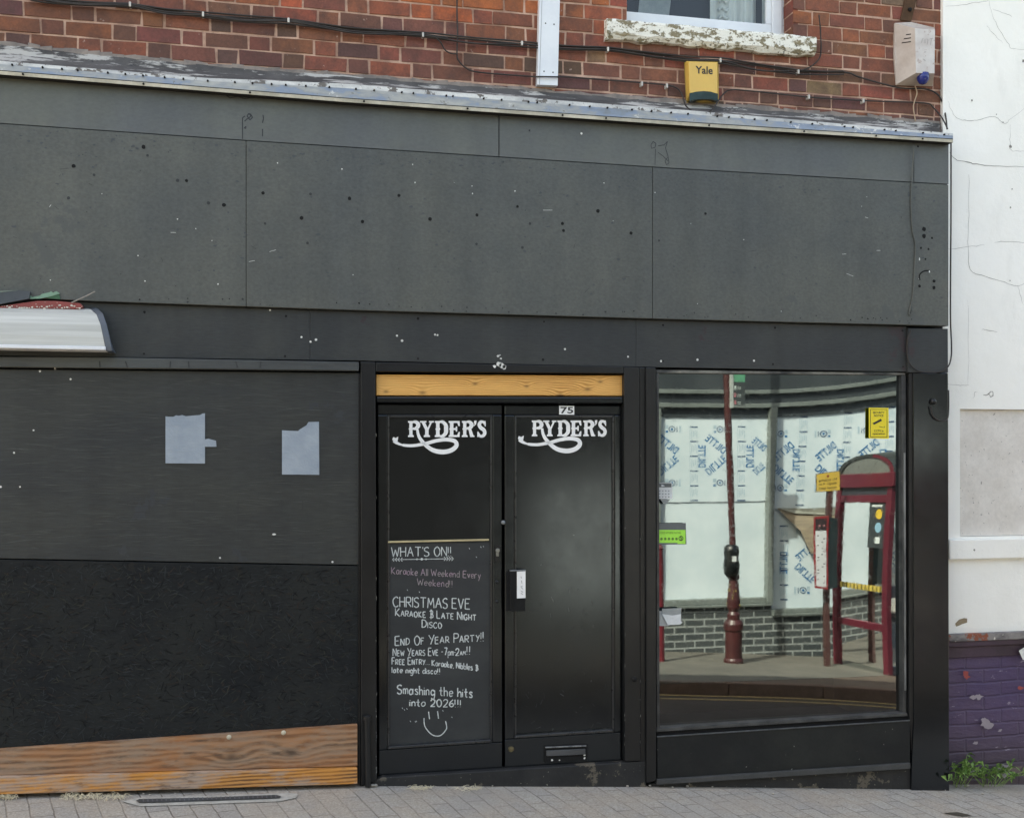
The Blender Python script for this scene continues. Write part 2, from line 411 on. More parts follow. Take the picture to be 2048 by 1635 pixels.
kb = MB(); kerb(kb, KB, KB+.13); struct(kb.build('kerb', m_kerb, bevel=.012))
for yy in (KB+.17, KB+.36):
    sheet(fr(-14, 16, .5), [yy, yy+.07], lambda x, y: G(x, y)-.106, m_ypaint, 'road_marking')
sheet(fr(-14, 16, .3), [-6.6, -5.6, KB], lambda x, y: G(x, y), m_walk2, 'footpath')

# ------------------------------------------------------------------ brick building
YB = .12                                             # brick face
f_flash = L([(0, 87), (411, 131), (680, 150), (1380, 207), (1880, 246)])
f_trim = L([(0, 122), (411, 156), (680, 167), (1380, 221), (1905, 267)])
f_mid = L([(0, 142), (680, 196.5), (1380, 245.5), (1905, 279)])
f_bot = L([(0, 149), (680, 203.5), (1380, 252), (1905, 285)])
bb = thing('brick_building', 'red brick upper storey with cables above the black shopfront', 'building', (1, 4, 0))
def brickmat():
    k = N('old red brick'); a = k.n('ShaderNodeVertexColor', layer_name='tone')
    c = k.mix(k.ramp(k.noise(14, det=7, rough=.7), [(.42, 0.), (.7, .7)]), a.outputs[0], rgb('#553f39'))
    c = k.mix(k.ramp(k.noise(2.6, det=5), [(.45, 0.), (.7, .45)]), c, rgb('#5a4038'))
    c = k.mix(.5, c, k.ramp(k.noise(95, det=6, rough=.7), [(.25, .3), (.7, 1.)]), 'MULTIPLY')
    c = k.mix(k.ramp(k.noise(38, det=3), [(.70, 0.), (.76, .7)]), c, rgb('#c0a598'))
    k.set(Base_Color=c, Roughness=.88); k.bump(k.noise(60, det=6, rough=.7), .5, .004); return k.m
m_brick = brickmat()
m_mortar = M('pale pink mortar', rgb('#d8b29c'), rgb('#a98371'), ns=7, rough=.95, bump=.6, bs=120, fine=.25)
xR = P(1882, 150, YB)[0]; zW0 = P(1400, 60, YB)[2]; xL0 = -3.2
wx0 = P(1254, 20, YB)[0]; wx1 = P(1586, 50, YB)[0]; wz1 = 5.25
wz0 = P(1400, 62, YB)[2]
bk = MB(); CO = .0745
def brick(x0, x1, z0, z1, hx=0):
    if x1-x0 < .02: return
    t = rnd.random(); px = (x0-P(0, 100, YB)[0])/4.9; z = z0
    soot = max(0, 1-(z0-3.55)/.38)+.22*max(0, .35-px)
    org = max(0, 1-abs(px-.42)/.33)*max(0, min(1, (z0-3.75)/.15))
    d = t*.85+.45*soot-.75*org
    if d > 1.05: c = rgb('#694a42')
    elif d > .7: c = rgb('#7f5244')
    elif d > .28: c = rgb('#935742')
    elif d > -.05: c = rgb('#a55d42')
    else: c = rgb('#b9653f')
    if rnd.random() < .03: c = rgb('#8f6d59')
    c = tuple(q*rnd.uniform(.92, 1.18) for q in c); g = .004
    j = lambda: rnd.uniform(-.003, .003)
    yf = YB+rnd.uniform(-.003, .003); yb = YB+.02; q = .0018
    B = [(x0+j(), yb, z0+j()), (x1+j(), yb, z0+j()), (x1+j(), yb, z1+j()), (x0+j(), yb, z1+j())]
    Fr = [(B[0][0]+q, yf, B[0][2]+q), (B[1][0]-q, yf, B[1][2]+q), (B[2][0]-q, yf, B[2][2]-q), (B[3][0]+q, yf, B[3][2]-q)]
    bk.mesh(B+Fr, [(4, 5, 6, 7), (0, 1, 5, 4), (1, 2, 6, 5), (2, 3, 7, 6), (3, 0, 4, 7)], 0, c)
z = 3.02; row = 0
while z < 5.5:
    x = xL0+(.0 if row % 2 else -.163)+rnd.uniform(-.02, .02); i = 0
    while x < xR-.02:
        wdt = .203 if i % 2 == 0 else .098; wdt += rnd.uniform(-.004, .004)
        a, b = x, min(x+wdt, xR)
        if z+CO > wz0 and z < wz1 and b > wx0 and a < wx1:
            if a < wx0-.02: brick(a, wx0, z, z+CO-.007)
            if b > wx1+.02: brick(wx1, b, z, z+CO-.007)
        else: brick(a, b, z, z+CO-.007)
        x += wdt+.0075; i += 1
    z += CO; row += 1
# reveals of the window opening
for zc in range(int((wz1-wz0)/CO)+1):
    z0 = wz0+zc*CO
    for (yy0, yy1) in (((YB+.0, YB+.1), (YB+.11, YB+.2)) if zc % 2 else ((YB, YB+.2),)):
        c = tuple(q*rnd.uniform(.8, 1.1) for q in rgb('#8a4c3d'))
        bk.box((wx1-.002, yy0+.003, z0), (wx1+.03, yy1-.003, z0+CO-.01), 0, c)
bk.build('brick_face', m_brick, bb)
mo = MB(); y0, y1 = YB+.0035, YB+.3
for (xa, xb, za, zb) in ((xL0, wx0, 2.9, 5.5), (wx1, xR-.006, 2.9, 5.5), (wx0, wx1, 2.9, wz0-.01), (wx0, wx1, wz1, 5.5)): mo.box((xa, y0, za), (xb, y1, zb))
mo.build('mortar_bed', m_mortar, bb)
def bricktex(name, c1, c2, cm, sc=1., bw=.225, rh=.076, ms=.010):
    k = N(name); sp = k.n('ShaderNodeSeparateXYZ'); k.l(k.tc.outputs['Object'], sp.inputs[0]); cb = k.n('ShaderNodeCombineXYZ')
    k.l(sp.outputs[0], cb.inputs[0]); k.l(sp.outputs[2], cb.inputs[1])
    br = k.n('ShaderNodeTexBrick'); br.inputs['Scale'].default_value = sc; br.inputs['Brick Width'].default_value = bw; br.inputs['Row Height'].default_value = rh
    br.inputs['Mortar Size'].default_value = ms; br.inputs['Mortar Smooth'].default_value = .3; br.inputs['Bias'].default_value = 0
    for n_, c in (('Color1', c1), ('Color2', c2), ('Mortar', cm)): br.inputs[n_].default_value = (*c, 1)
    k.l(cb.outputs[0], br.inputs['Vector'])
    c = k.mix(.45, br.outputs['Color'], k.ramp(k.noise(50, det=6, rough=.7), [(.25, .35), (.7, 1.)]), 'MULTIPLY')
    k.set(Base_Color=c, Roughness=.8)
    k.bump(k.math('ADD', k.math('MULTIPLY', br.outputs['Fac'], -1.), k.math('MULTIPLY', k.noise(80, det=4), .3)), .6, .006); return k.m
m_brick2 = bricktex('plain red brick', rgb('#8a4a3a'), rgb('#a0553d'), rgb('#b79c8c'))
up = MB(); up.box((-4.2, 1.05, -.3), (xR-.006, 8.5, 2.9)); up.box((-4.2, YB+.301, 2.901), (xR-.006, 8.5, 5.5)); up.box((-4.2, YB+.002, 5.502), (xR, 8.5, 6.3)); up.build('wall', m_brick2, bb)
m_slate = M('grey roof slate', rgb('#4a4c50'), rgb('#5a5a5c'), ns=8, rough=.7)
rf = MB(); rf.mesh([(-4.4, -.1, 6.3), (xR, -.1, 6.3), (xR, 8.7, 6.3), (-4.4, 8.7, 6.3), (-4.4, 4.3, 8.0), (xR, 4.3, 8.0)], [(0, 1, 5, 4), (1, 2, 5), (2, 3, 4, 5), (3, 0, 4), (0, 3, 2, 1)])
rf.build('roof', m_slate, bb)
# lead flashing and painted metal edge trim
def lead():
    k = N('lead flashing with old paint'); a = k.noise(9, k.map((.35, 1, 1.5)), det=8, rough=.72)
    c = k.mix(k.ramp(k.noise(5), [(.35, 0.), (.7, 1.)]), rgb('#484645'), rgb('#63605e'))
    c = k.mix(k.ramp(a, [(.52, 0.), (.57, .85)]), c, rgb('#bdb9b2'))
    c = k.mix(k.ramp(k.noise(22, det=5), [(.64, 0.), (.68, .8)]), c, rgb('#3d3d40'))
    k.set(Base_Color=c, Roughness=.8, Specular_IOR_Level=.15); k.bump(a, .6, .012); return k.m
def trimm():
    k = N('worn blue and cream trim paint'); a = k.noise(7, k.map((.5, 1, 1.5)), det=6, rough=.7)
    c = k.ramp(a, [(.3, rgb('#7b8080')), (.46, rgb('#8390a0')), (.52, rgb('#929697')), (.72, rgb('#b4b2a8'))])
    c = k.mix(k.ramp(k.noise(30, det=5), [(.66, 0.), (.7, .7)]), c, rgb('#6d6a62'))
    c = k.mix(k.ramp(k.noise(11, k.map((1, 1, 1)), det=7, rough=.75), [(.6, 0.), (.64, .8)]), c, rgb('#d8d6cf'))
    k.set(Base_Color=c, Roughness=.85, Specular_IOR_Level=.12); k.bump(a, .5, .006); return k.m
m_lead, m_trim = lead(), trimm()
m_cream = M('cream trim lip', rgb('#d8d3c3'), rgb('#b3afa0'), ns=6, rough=.5, bump=.15, fine=.25)
m_scar = M('ragged pale mortar', rgb('#9b8f86'), rgb('#7d7570'), ns=14, rough=.95, bump=.8, bs=60)
XS = [q for q in fr(-400, 1880, 24)]
YT, YF = -.03, -.055
ld = MB(); rowsp = []
for x in XS:
    wob = rnd.uniform(-1.5, 1.5)
    a = P(x, f_flash(x)+wob*1.3, YB-.006); b_ = P(x, f_flash(x)+(f_trim(x)-f_flash(x))*.55+wob, YB-.03+rnd.uniform(-.004, .004)); c_ = P(x, f_trim(x)+1, YT)
    rowsp.append([a, b_, c_])
for r0, r1 in zip(rowsp[:-1], rowsp[1:]):
    ld.face([r0[1], r1[1], r1[0], r0[0]]); ld.face([r0[2], r1[2], r1[1], r0[1]])
ld.build('lead_flashing', m_lead, bb, smooth=True)
sc_ = MB()                                             # mortar fillet, ragged, right over the flashing
for i, x in enumerate(XS[:-1]):
    h0, h1 = rnd.uniform(2, 8), rnd.uniform(2, 8)
    sc_.prism([(x, f_flash(x)-h0), (XS[i+1], f_flash(XS[i+1])-h1), (XS[i+1], f_flash(XS[i+1])+4), (x, f_flash(x)+4)], YB-.008-.001*(i % 3), YB+.02)
sc_.build('mortar_fillet', m_scar, bb)

# ------------------------------------------------------------------ upper window
wn = bb
m_upvc = M('white window plastic', rgb('#e3e7ea'), rgb('#d9dde2'), ns=5, rough=.35, bump=.03, fine=.05)
def glassmat(name, tint=(.9, .95, .95), ior=1.5, gl=1.0):
    k = N(name); o = [n for n in k.t.nodes if n.type == 'OUTPUT_MATERIAL'][0]
    fr_ = k.n('ShaderNodeFresnel'); fr_.inputs['IOR'].default_value = ior; tr = k.n('ShaderNodeBsdfTransparent'); tr.inputs[0].default_value = (*tint, 1)
    g = k.n('ShaderNodeBsdfGlossy'); g.inputs['Roughness'].default_value = .01; g.inputs['Color'].default_value = (gl, gl, gl, 1); mx = k.n('ShaderNodeMixShader')
    k.l(fr_.outputs[0], mx.inputs[0]); k.l(tr.outputs[0], mx.inputs[1]); k.l(g.outputs[0], mx.inputs[2]); k.l(mx.outputs[0], o.inputs[0]); return k.m
m_glass = glassmat('clear window glass')
YW = YB+.11
wf = MB(); zt = wz1
bl = P(1254, 23, YW); brr = P(1570, 68, YW); gi = P(1535, 48, YW); gl_ = P(1255, 0, YW)
zb = bl[2]-.115; zg = P(1400, 36, YW)[2]
xg0, xg1, xo1 = wx0+.004, P(1533, 40, YW)[0], P(1572, 60, YW)[0]
wf.box((wx0-.05, YW, zb), (xo1, YW+.06, zg)); wf.box((xg1, YW, zg), (xo1, YW+.06, zt)); wf.box((wx0-.06, YW, zg), (xg0, YW+.06, zt))
wf.box((xg1+.028, YW-.014, zb+.02), (xo1-.03, YW-.001, zt-.02)); wf.box((xo1-.012, YW-.03, zb), (xo1+.006, YW-.001, zt)); wf.box((xg0, YW, zt-.07), (xg1, YW+.06, zt))
wi = wf.build('window', m_upvc, bb, bevel=.004)
g_ = MB(); g_.face([(xg0, YW+.02, zg), (xg1, YW+.02, zg), (xg1, YW+.02, zt-.07), (xg0, YW+.02, zt-.07)]); g_.build('pane', m_glass, wi)
m_curt = M('white curtain cloth', rgb('#f2f3f0'), rgb('#e2e6e6'), ns=30, st=(1, 1, .1), rough=.9, bump=.2, bs=40, bst=(2, 1, .05))
m_blind = M('pale grey blind cloth', rgb('#a9b0b3'), rgb('#98a1a6'), ns=20, rough=.9, bump=.1)
def drape(pxs, name, mat, y, amp, fold, slant=0):
    b = MB(); a, c = P(pxs[0], 20, y)[0], P(pxs[1], 20, y)[0]; n = 24
    for i in range(n):
        u0, u1 = i/n, (i+1)/n
        f0, f1 = y+amp*math.sin(u0*fold), y+amp*math.sin(u1*fold)
        b.face([(a+(c-a)*u0, f0, zg-.06), (a+(c-a)*u1, f1, zg-.06), (a+(c-a)*u1+slant*1.3, f1, zt), (a+(c-a)*u0+slant*1.3, f0, zt)])
    return b.build(name, mat, wi, smooth=True)
drape((1272, 1334), 'blind', m_blind, YW+.10, .004, 6, .12)
drape((1466, 1513), 'curtain', m_curt, YW+.12, .012, 14)
drape((1420, 1468), 'curtain', m_curt, YW+.10, .012, 9)
rb = MB()
for i in range(20):
    zz = zg-.05+i*.045; a, c = P(1438, 20, YW+.08)[0], P(1458, 20, YW+.08)[0]
    rb.tube([(a, YW+.088, zz), (a+(c-a)*.3, YW+.082, zz+.018), (a+(c-a)*.7, YW+.082, zz), (c, YW+.088, zz+.016)], .009, 6, 4)
rb.build('curtain_frill', m_curt, wi, smooth=True)
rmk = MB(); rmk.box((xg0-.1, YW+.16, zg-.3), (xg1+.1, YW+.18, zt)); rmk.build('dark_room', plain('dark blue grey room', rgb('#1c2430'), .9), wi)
def sillmat():
    k = N('flaking white sill paint'); a = k.noise(34, k.map((.6, 1, 1.)), det=7, rough=.72)
    sp = k.n('ShaderNodeSeparateXYZ'); k.l(k.tc.outputs['Object'], sp.inputs[0])
    c = k.mix(k.ramp(a, [(.52, 0.), (.55, 1.)]), rgb('#eae8dd'), rgb('#857b62'))
    c = k.mix(k.ramp(k.noise(9, k.map((.4, 1, 1.4)), det=6), [(.57, 0.), (.62, .8)]), c, rgb('#8a7a55'))
    c = k.mix(k.ramp(k.noise(45, det=4), [(.62, 0.), (.66, .8)]), c, rgb('#4f4c42'))
    k.set(Base_Color=c, Roughness=.85); k.bump(a, .8, .008); return k.m
ws = MB(); n = 26; s0 = P(1214, 36, YB-.05); s1 = P(1633, 72, YB-.05); hz = P(1214, 36, YB-.05)[2]-P(1214, 79, YB-.05)[2]
xs0, xs1, zs = s0[0], s1[0], s0[2]
for i in range(n):
    xa, xb = xs0+(xs1-xs0)*i/n, xs0+(xs1-xs0)*(i+1)/n
    if i == 0: prev = None
    def prof(x):
        e = rnd.uniform(-.006, .006); f = rnd.uniform(0, .012)
        return [(x, YB+.12, zs+.012), (x, YB-.045, zs+e*.5), (x, YB-.052+e*.3, zs-.012), (x, YB-.05, zs-hz*.68+e), (x, YB-.03, zs-hz+.006+f), (x, YB+.02, zs-hz+.004+f)]
    p1 = prof(xb); p0 = prev or prof(xa); prev = p1
    for q in range(5): ws.face([p0[q+1], p1[q+1], p1[q], p0[q]])
    if i == 0: ws.face(p0)
    if i == n-1: ws.face(p1[::-1])
ws.build('window_sill', sillmat(), bb)

# ------------------------------------------------------------------ shopfront
sf = thing('shopfront', 'black painted shopfront with blank grey fascia boards', 'shopfront', (1, .2, 0))
bkb = MB(); bkb.box((-2.2, .09, -.3), (P(1250, 900, .09)[0], .42, 3.31)); bkb.box((P(1250, 900, .09)[0], .09, P(1500, 742, .09)[2]), (P(1899, 700, .02)[0], .42, 3.31))
bkb.build('backing_wall', m_dark, sf)  # backing coloured black so the board gaps read as shadow
tr = MB()
XT = [x for x in XS if x < 1880]+[1906]
for a, b in zip(XT[:-1], XT[1:]):
    def row_(x):
        d = f_bot(x)-f_trim(x); k1 = f_trim(x)+d*.24; k2 = f_mid(x)-1.6
        return [P(x, f_trim(x), YT), P(x, f_mid(x), YF), P(x, f_bot(x), YF+.004), P(x, k1, YT+(YF-YT)*.3), P(x, k2, YF+.001)]
    A, B = row_(a), row_(b)
    tr.face([A[3], B[3], B[0], A[0]], 3); tr.face([A[4], B[4], B[3], A[3]], 0); tr.face([A[1], B[1], B[4], A[4]], 2); tr.face([A[2], B[2], B[1], A[1]], 1)
    A2 = (A[2][0], .05, A[2][2]); B2 = (B[2][0], .05, B[2][2]); tr.face([A2, B2, B[2], A[2]], 2)  # underside painted black for the shade below the lip
    A3 = (A[0][0], .06, A[0][2]-.001); B3 = (B[0][0], .06, B[0][2]-.001); tr.face([A[0], B[0], B3, A3], 0)
e = 1906; q = [P(e, f_trim(e), YT), P(e, f_mid(e), YF), P(e, f_bot(e), YF+.004)]; tr.face([q[0], (q[0][0], .06, q[0][2]), (q[2][0], .05, q[2][2]), q[2], q[1]], 0)
for i in range(46):
    x = 38+i*42+rnd.uniform(-16, 16)
    if x > 1890: break
    y_ = f_trim(x)*.72+f_mid(x)*.28; c = P(x, y_, YT-.014); tr.lathe(c, [(.0046, -.01), (.0046, .003), (.003, .005)], 8, 2, 'y')
for x in (46, 287, 500, 728, 935, 1125, 1212, 1418, 1608, 1752, 1845): tr.lathe(P(x, f_mid(x)*.55+f_bot(x)*.45, YF), [(.005, 0), (.005, .004)], 8, 2, 'y')
tr.build('edge_trim', [m_trim, m_cream, m_hole_shade, M('flaking white edge paint', rgb('#d9d8d2'), rgb('#a9aaa8'), ns=8, st=(.5, 1, 1), rough=.8, spec=.15, bump=.4, fine=.3, patches=rgb('#6d6863'), pa_s=14, pa_t=.56)], sf)
f_s1 = L([(0, 246), (490, 280), (998, 313), (1348, 336), (1897, 368)])
f_s2 = L([(0, 593), (190, 602), (700, 619.5), (1348, 638), (1897, 651.5)])
f_ba = L([(0, 712), (190, 713), (718, 722)]); f_bb = L([(0, 735), (718, 743)])
def cut(f, a, b, xs_=None):
    return [(x, f(x)) for x in ([a]+[x for x in (xs_ or (0, 190, 411, 490, 680, 700, 998, 1348, 1380)) if a+5 < x < b-5]+[b])]
def marks(mb, y, lst, mi, r):
    for (x, yy) in lst: mb.disc(P(x, yy, y-.0015), r*rnd.uniform(.75, 1.15), mi, 9, 1, .12)
HOLES = [(287, 294), (147, 332), (373, 361), (448, 410), (526, 386), (603, 436), (699, 397), (725, 443), (798, 391), (860, 438), (954, 430), (1035, 413), (1125, 447), (1127, 461), (1196, 422), (1262, 466), (1411, 427)]
FAINT = [(295, 311), (355, 361), (417, 406), (1060, 447), (1318, 481), (621, 388), (137, 396), (188, 350), (1045, 495), (953, 488), (530, 447), (615, 486)]
SPK = [(555, 326), (684, 338), (830, 365), (944, 372), (1030, 382), (1310, 385), (355, 438), (276, 511), (290, 562), (1208, 366), (945, 387), (436, 568)]
for (a, b) in ((-400, 491.8), (492.8, 1304.6), (1305.6, 1897)):          # main boards
    f = MB()
    top = [(x, y+1.5) for x, y in cut(f_s1, a, b)]; bot = cut(f_s2, a, b)[::-1]
    f.prism(top+bot, -.03, .085)
    inr = lambda l: [p for p in l if a < p[0] < b]
    marks(f, -.03, inr(HOLES), 1, .0085); marks(f, -.03, inr(FAINT), 3, .007); marks(f, -.03, inr(SPK), 2, .0032)
    for k in range(26):                                            # nail heads and chips along the bottom
        x = rnd.uniform(a, b); f.disc(P(x, f_s2(x)-rnd.uniform(3, 14), -.0315), rnd.uniform(.002, .005), rnd.choice((1, 3, 3)), 7, 1, .3)
    for k in range(30):
        x = rnd.uniform(max(a, 0), b); yy = rnd.uniform(f_s1(x)+20, f_s2(x)-20)
        f.disc(P(x, yy, -.0312), rnd.uniform(.001, .003), rnd.choice((2, 3, 3, 3, 3)), 6, 1, .3)
    for k in range(int(150*(b-max(a, 0))/700)):                    # small scuffs and pits, thicker along the top seam
        x = rnd.uniform(max(a, 0), b); yy = f_s1(x)+rnd.choice((rnd.uniform(6, 34), rnd.uniform(20, 270))); 
        if yy > f_s2(x)-8: continue
        f.disc(P(x, yy, -.03105), rnd.uniform(.0012, .0055), 4, 7, rnd.uniform(.8, 2.2), .55)
    for k in range(9):                                             # scratches
        x = rnd.uniform(max(a, 0), b); yy = rnd.uniform(f_s1(x)+20, f_s2(x)-20); q = P(x, yy, -.0313); an = rnd.uniform(0, 3.1); ln = rnd.uniform(.01, .05)
        f.ribbon([(q[0], q[2]), (q[0]+ln*math.cos(an), q[2]+ln*math.sin(an)*.6)], .0016, -.0313, rnd.choice((2, 3, 3)))
    if b > 1800:
        for (x, yy, r) in ((1848, 458, .012), (1848, 472, .012), (1864, 476, .006), (1842, 496, .006), (1857, 498, .006), (1851, 518, .005), (1839, 572, .008), (1868, 562, .009), (1868, 575, .01), (1836, 293, .006)): f.disc(P(x, yy, -.0318), r, 1, 9, 1, .15)
        f.ribbon([(P(x, y, -.0316)[0], P(x, y, -.0316)[2]) for x, y in ((1840, 560), (1839, 550), (1846, 543), (1856, 541), (1862, 543))], .007, -.0316, 1, 4)
        for (x, yy) in ((1839, 518), (1859, 543)): f.disc(P(x, yy, -.032), .007, 2, 8, .6, .3)
    f.build('fascia_board', [m_fascia, m_hole_shade, m_white, m_scuff, m_pit], sf, bevel=.002)
for (a, b) in ((-400, 997), (999, 1827), (1828.5, 1897)):          # tilted coving boards
    f = MB(); t_ = cut(f_bot, a, b, (0, 680, 1380)); u_ = cut(f_s1, a, b)
    A = [P(x, y, .0) for x, y in t_]; B = [P(x, y, -.028) for x, y in u_]
    f.face((B+A[::-1])); f.face([(p[0], .06, p[2]) for p in B][::-1]+[(p[0], .06, p[2]) for p in A]); f.face([B[-1], (B[-1][0], .06, B[-1][2]), (A[-1][0], .06, A[-1][2]), A[-1]])
    f.face([A[0], (A[0][0], .06, A[0][2]), (B[0][0], .06, B[0][2]), B[0]])
    def sq(pts, wd): 
        # painted-over scrapes follow the tilted face
        for i in range(len(pts)-1):
            (x0, y0), (x1, y1) = pts[i], pts[i+1]
            def T(x, y):
                k = (y-f_bot(x))/(f_s1(x)-f_bot(x)); return Vector(P(x, y, -.0015-.028*max(0, min(1.2, k))))
            p0, p1 = T(x0, y0), T(x1, y1); d = (p1-p0).normalized(); nn = Vector((-d.z, 0, d.x))*wd/2
            f.face([p0-nn, p1-nn, p1+nn, p0+nn], 1)
    if a < 0:
        for pl in ([(485, 278), (485, 236), (490, 232)], [(489, 243), (494, 238), (498, 236), (502, 232), (498, 227), (494, 232), (500, 240), (505, 235), (501, 228), (496, 229)], [(526, 230), (527, 237), (525, 246)], [(525, 258), (525, 273)], [(488, 257), (492, 253), (491, 258)],
                   [(450, 189), (460, 196), (475, 193), (488, 197), (512, 195), (512, 190)]): sq(pl, .005)
        for x, y in ((715, 206), (935, 221), (920, 218)): sq([(x, y), (x+12, y+7), (x-6, y+5)], .003)
    elif a < 1000:
        for pl in ([(1302, 290), (1306, 283), (1312, 287), (1310, 295), (1303, 297), (1302, 290)], [(1316, 292), (1328, 290), (1335, 283), (1331, 296), (1336, 312), (1338, 326), (1333, 330), (1330, 322), (1335, 315)], [(1316, 305), (1326, 312), (1336, 322)], [(1311, 298), (1310, 330)]): sq(pl, .003)
        f.disc(P(1163, 267, -.016), .006, 2, 8, 1, .2); f.disc(P(1059, 261, -.015), .005, 1, 8)
    f.build('coving_board', [m_strip, m_scuff, m_white], sf)
# lower band under the fascia
f_lb = L([(-400, 706), (0, 712), (718, 722), (1310, 735), (1812, 744)])
for (a, b) in ((-400, 619.8), (620.2, 1271.8), (1272.2, 1813)):
    f = MB(); f.prism([(x, y+3) for x, y in cut(f_s2, a, b)]+[(x, y-1) for x, y in cut(f_lb, a, b, (0, 718, 1310))][::-1], 0, .088)
    marks(f, 0, [p for p in ((289, 624), (288, 707), (570, 712), (572, 632), (836, 637), (836, 717), (1086, 719), (1088, 643), (1326, 650), (1326, 722), (1550, 655), (1546, 728), (1805, 661), (1806, 733)) if a < p[0] < b], 1, .006)
    marks(f, 0, [p for p in ((794, 671), (804, 681), (870, 669), (875, 670), (1130, 698), (1256, 713), (1322, 722), (603, 674), (621, 683), (632, 679), (540, 620), (1395, 719), (1508, 721)) if a < p[0] < b], 2, .006)
    f.build('lower_board', [m_band, m_hole_shade, m_white], sf, bevel=.0015)
f = MB(); f.prism([(-400, 706), (0, 713), (190, 714), (718, 723.5), (718, 741.5), (0, 733.5), (-400, 727)], -.03, .08)
for (x) in (200, 255, 340, 378, 475, 520): q = P(x, 735, -.031); f.ribbon([(q[0], q[2]), (q[0]+rnd.uniform(-.01, .01), q[2]+.03)], .006, -.0312, 1)
f.build('batten', [m_batten, m_scuff], sf, bevel=.004)
f = MB(); f.prism([(-400, 731), (0, 738), (718, 745.5), (716.5, 1129), (0, 1116), (-400, 1109)], .004, .085)
for (x, y0_, y1_) in ((298, 1000, 1030), (388, 1002, 1020), (476, 1000, 1080), (563, 1000, 1017), (605, 1000, 1018), (605, 1105, 1128), (476, 1105, 1124), (255, 1000, 1010)):
    a_, b_ = P(x, y0_, .0025), P(x, y1_, .0025); f.ribbon([(a_[0], a_[2]), (b_[0], b_[2])], .0025, .0025, 1)
marks(f, .004, [(80, 742), (141, 758), (110, 737), (440, 1115), (665, 1123), (1, 973), (40, 973), (67, 860), (28, 905)], 2, .005)
f.disc(P(548, 1068, .002), .006, 2, 8, 1.4, .3)
for k_ in range(420):                                              # brush marks in the paint
    x = rnd.uniform(-60, 690); yy = rnd.uniform(756, 1105); q = P(x, yy, .003); ln = rnd.uniform(.015, .1); an = rnd.gauss(0, .07)
    f.ribbon([(q[0]-ln, q[2]-ln*an), (q[0], q[2]+rnd.uniform(-.002, .002)), (q[0]+ln, q[2]+ln*an)], lambda t: .0016*4*t*(1-t), .0037-.000002*k_, rnd.choice((3, 3, 4)))
marks(f, .004, [(712, y) for y in range(760, 1120, 13)], 1, .005)
f.build('boarding_panel', [m_ply, m_scuff, m_white, M('pale brush mark', rgb('#525552'), rough=.5, bump=0), M('dark brush mark', rgb('#3a3d3e'), rough=.5, bump=0)], sf, bevel=.002)
f = MB(); f.prism([(-400, 1111), (0, 1118.5), (716.5, 1131.5), (716, 1449), (0, 1499), (-400, 1528)], .0, .085)
for k_ in range(3400):                                             # wood strands showing through the paint
    x = rnd.uniform(-60, 712); yy = rnd.uniform(1124+.018*x, 1494-.068*x); q = P(x, yy, 0)
    an = rnd.gauss(0, .75); ln = rnd.uniform(.004, .026); ww = rnd.uniform(.002, .006); dx, dz = math.cos(an)*ln, math.sin(an)*ln; bn = rnd.uniform(-.15, .15)*ln
    f.ribbon([(q[0]-dx, q[2]-dz), (q[0], q[2]+bn), (q[0]+dx, q[2]+dz)], lambda t, ww=ww: ww*(.3+1.4*t*(1-t)*2), -.0003-.0000006*k_, rnd.choice((1, 1, 1, 2, 3, 4, 4)))
o = f.build('boarding_panel', [m_osb]+m_strand, sf, bevel=.002)
kn = [P(463, 1510, 0), P(580, 1502, 0)]
m_pl1 = wood('weathered brown plank', (rgb('#a17c5f'), rgb('#8f6a4a'), rgb('#664b38'), rgb('#a66a3c')), 230, [(k_[0], k_[2], .055) for k_ in kn], .7, grey=rgb('#947d69'), nz=1.8, gt=.47, stain=rgb('#5a4636'))
m_pl2 = wood('orange worn plank', (rgb('#c28a50'), rgb('#b67a40'), rgb('#5d4029'), rgb('#d58c36')), 380, [], .7, grey=rgb('#a5968a'), nz=1., gt=.45, stain=rgb('#5a3f2a'))
f = MB(); f.prism([(-400, 1527), (0, 1497.5), (715, 1448), (715, 1531), (0, 1549), (-400, 1560)], -.025, .05)
for x, y in ((458, 1473), (567, 1464)): f.lathe(P(x, y, -.025), [(.012, 0), (.011, .003), (.004, .006)], 12, 1, 'y')
f.build('plank', [m_pl1, M('cream plastic cap', rgb('#cfc4ab'))], sf, bevel=.003)
f = MB(); f.prism([(-400, 1563), (0, 1552), (715, 1534.5), (715, 1567), (420, 1576), (0, 1588), (-400, 1600)], -.045, .05)
f.build('plank', m_pl2, sf, bevel=.004)

# ---- door surround
def bar(name, pp, y0, y1, mat=m_frame, bevel=.004, parent=None):
    f = MB(); f.prism(pp, y0, y1); return f.build(name, mat, parent or sf, bevel=bevel)
bar('door_frame', [(721, 723), (751, 723.5), (754, 1560), (722, 1572)], -.012, .085)
bar('door_frame', [(1248, 733), (1279, 734), (1281, 1521), (1250, 1522)], -.012, .085)
m_chip = M('exposed pale primer', rgb('#9fa09b'), rgb('#6d6f6c'), ns=60, rough=.7)
f = MB(); f.prism([(752, 724), (1247.5, 732.5), (1247.5, 746.5), (752, 743)], -.010, .085)
for (x, y, r) in ((989, 732, .008), (999, 728, .012), (1004, 732, .014), (1009, 734, .01), (996, 712, .006), (1002, 717, .005), (1000, 710, .003)): f.disc(P(x, y, -.0115 if y > 722 else -.0016), r, 1, 9, 1.1, .35)
f.build('door_head', [m_frame, m_white], sf, bevel=.003)
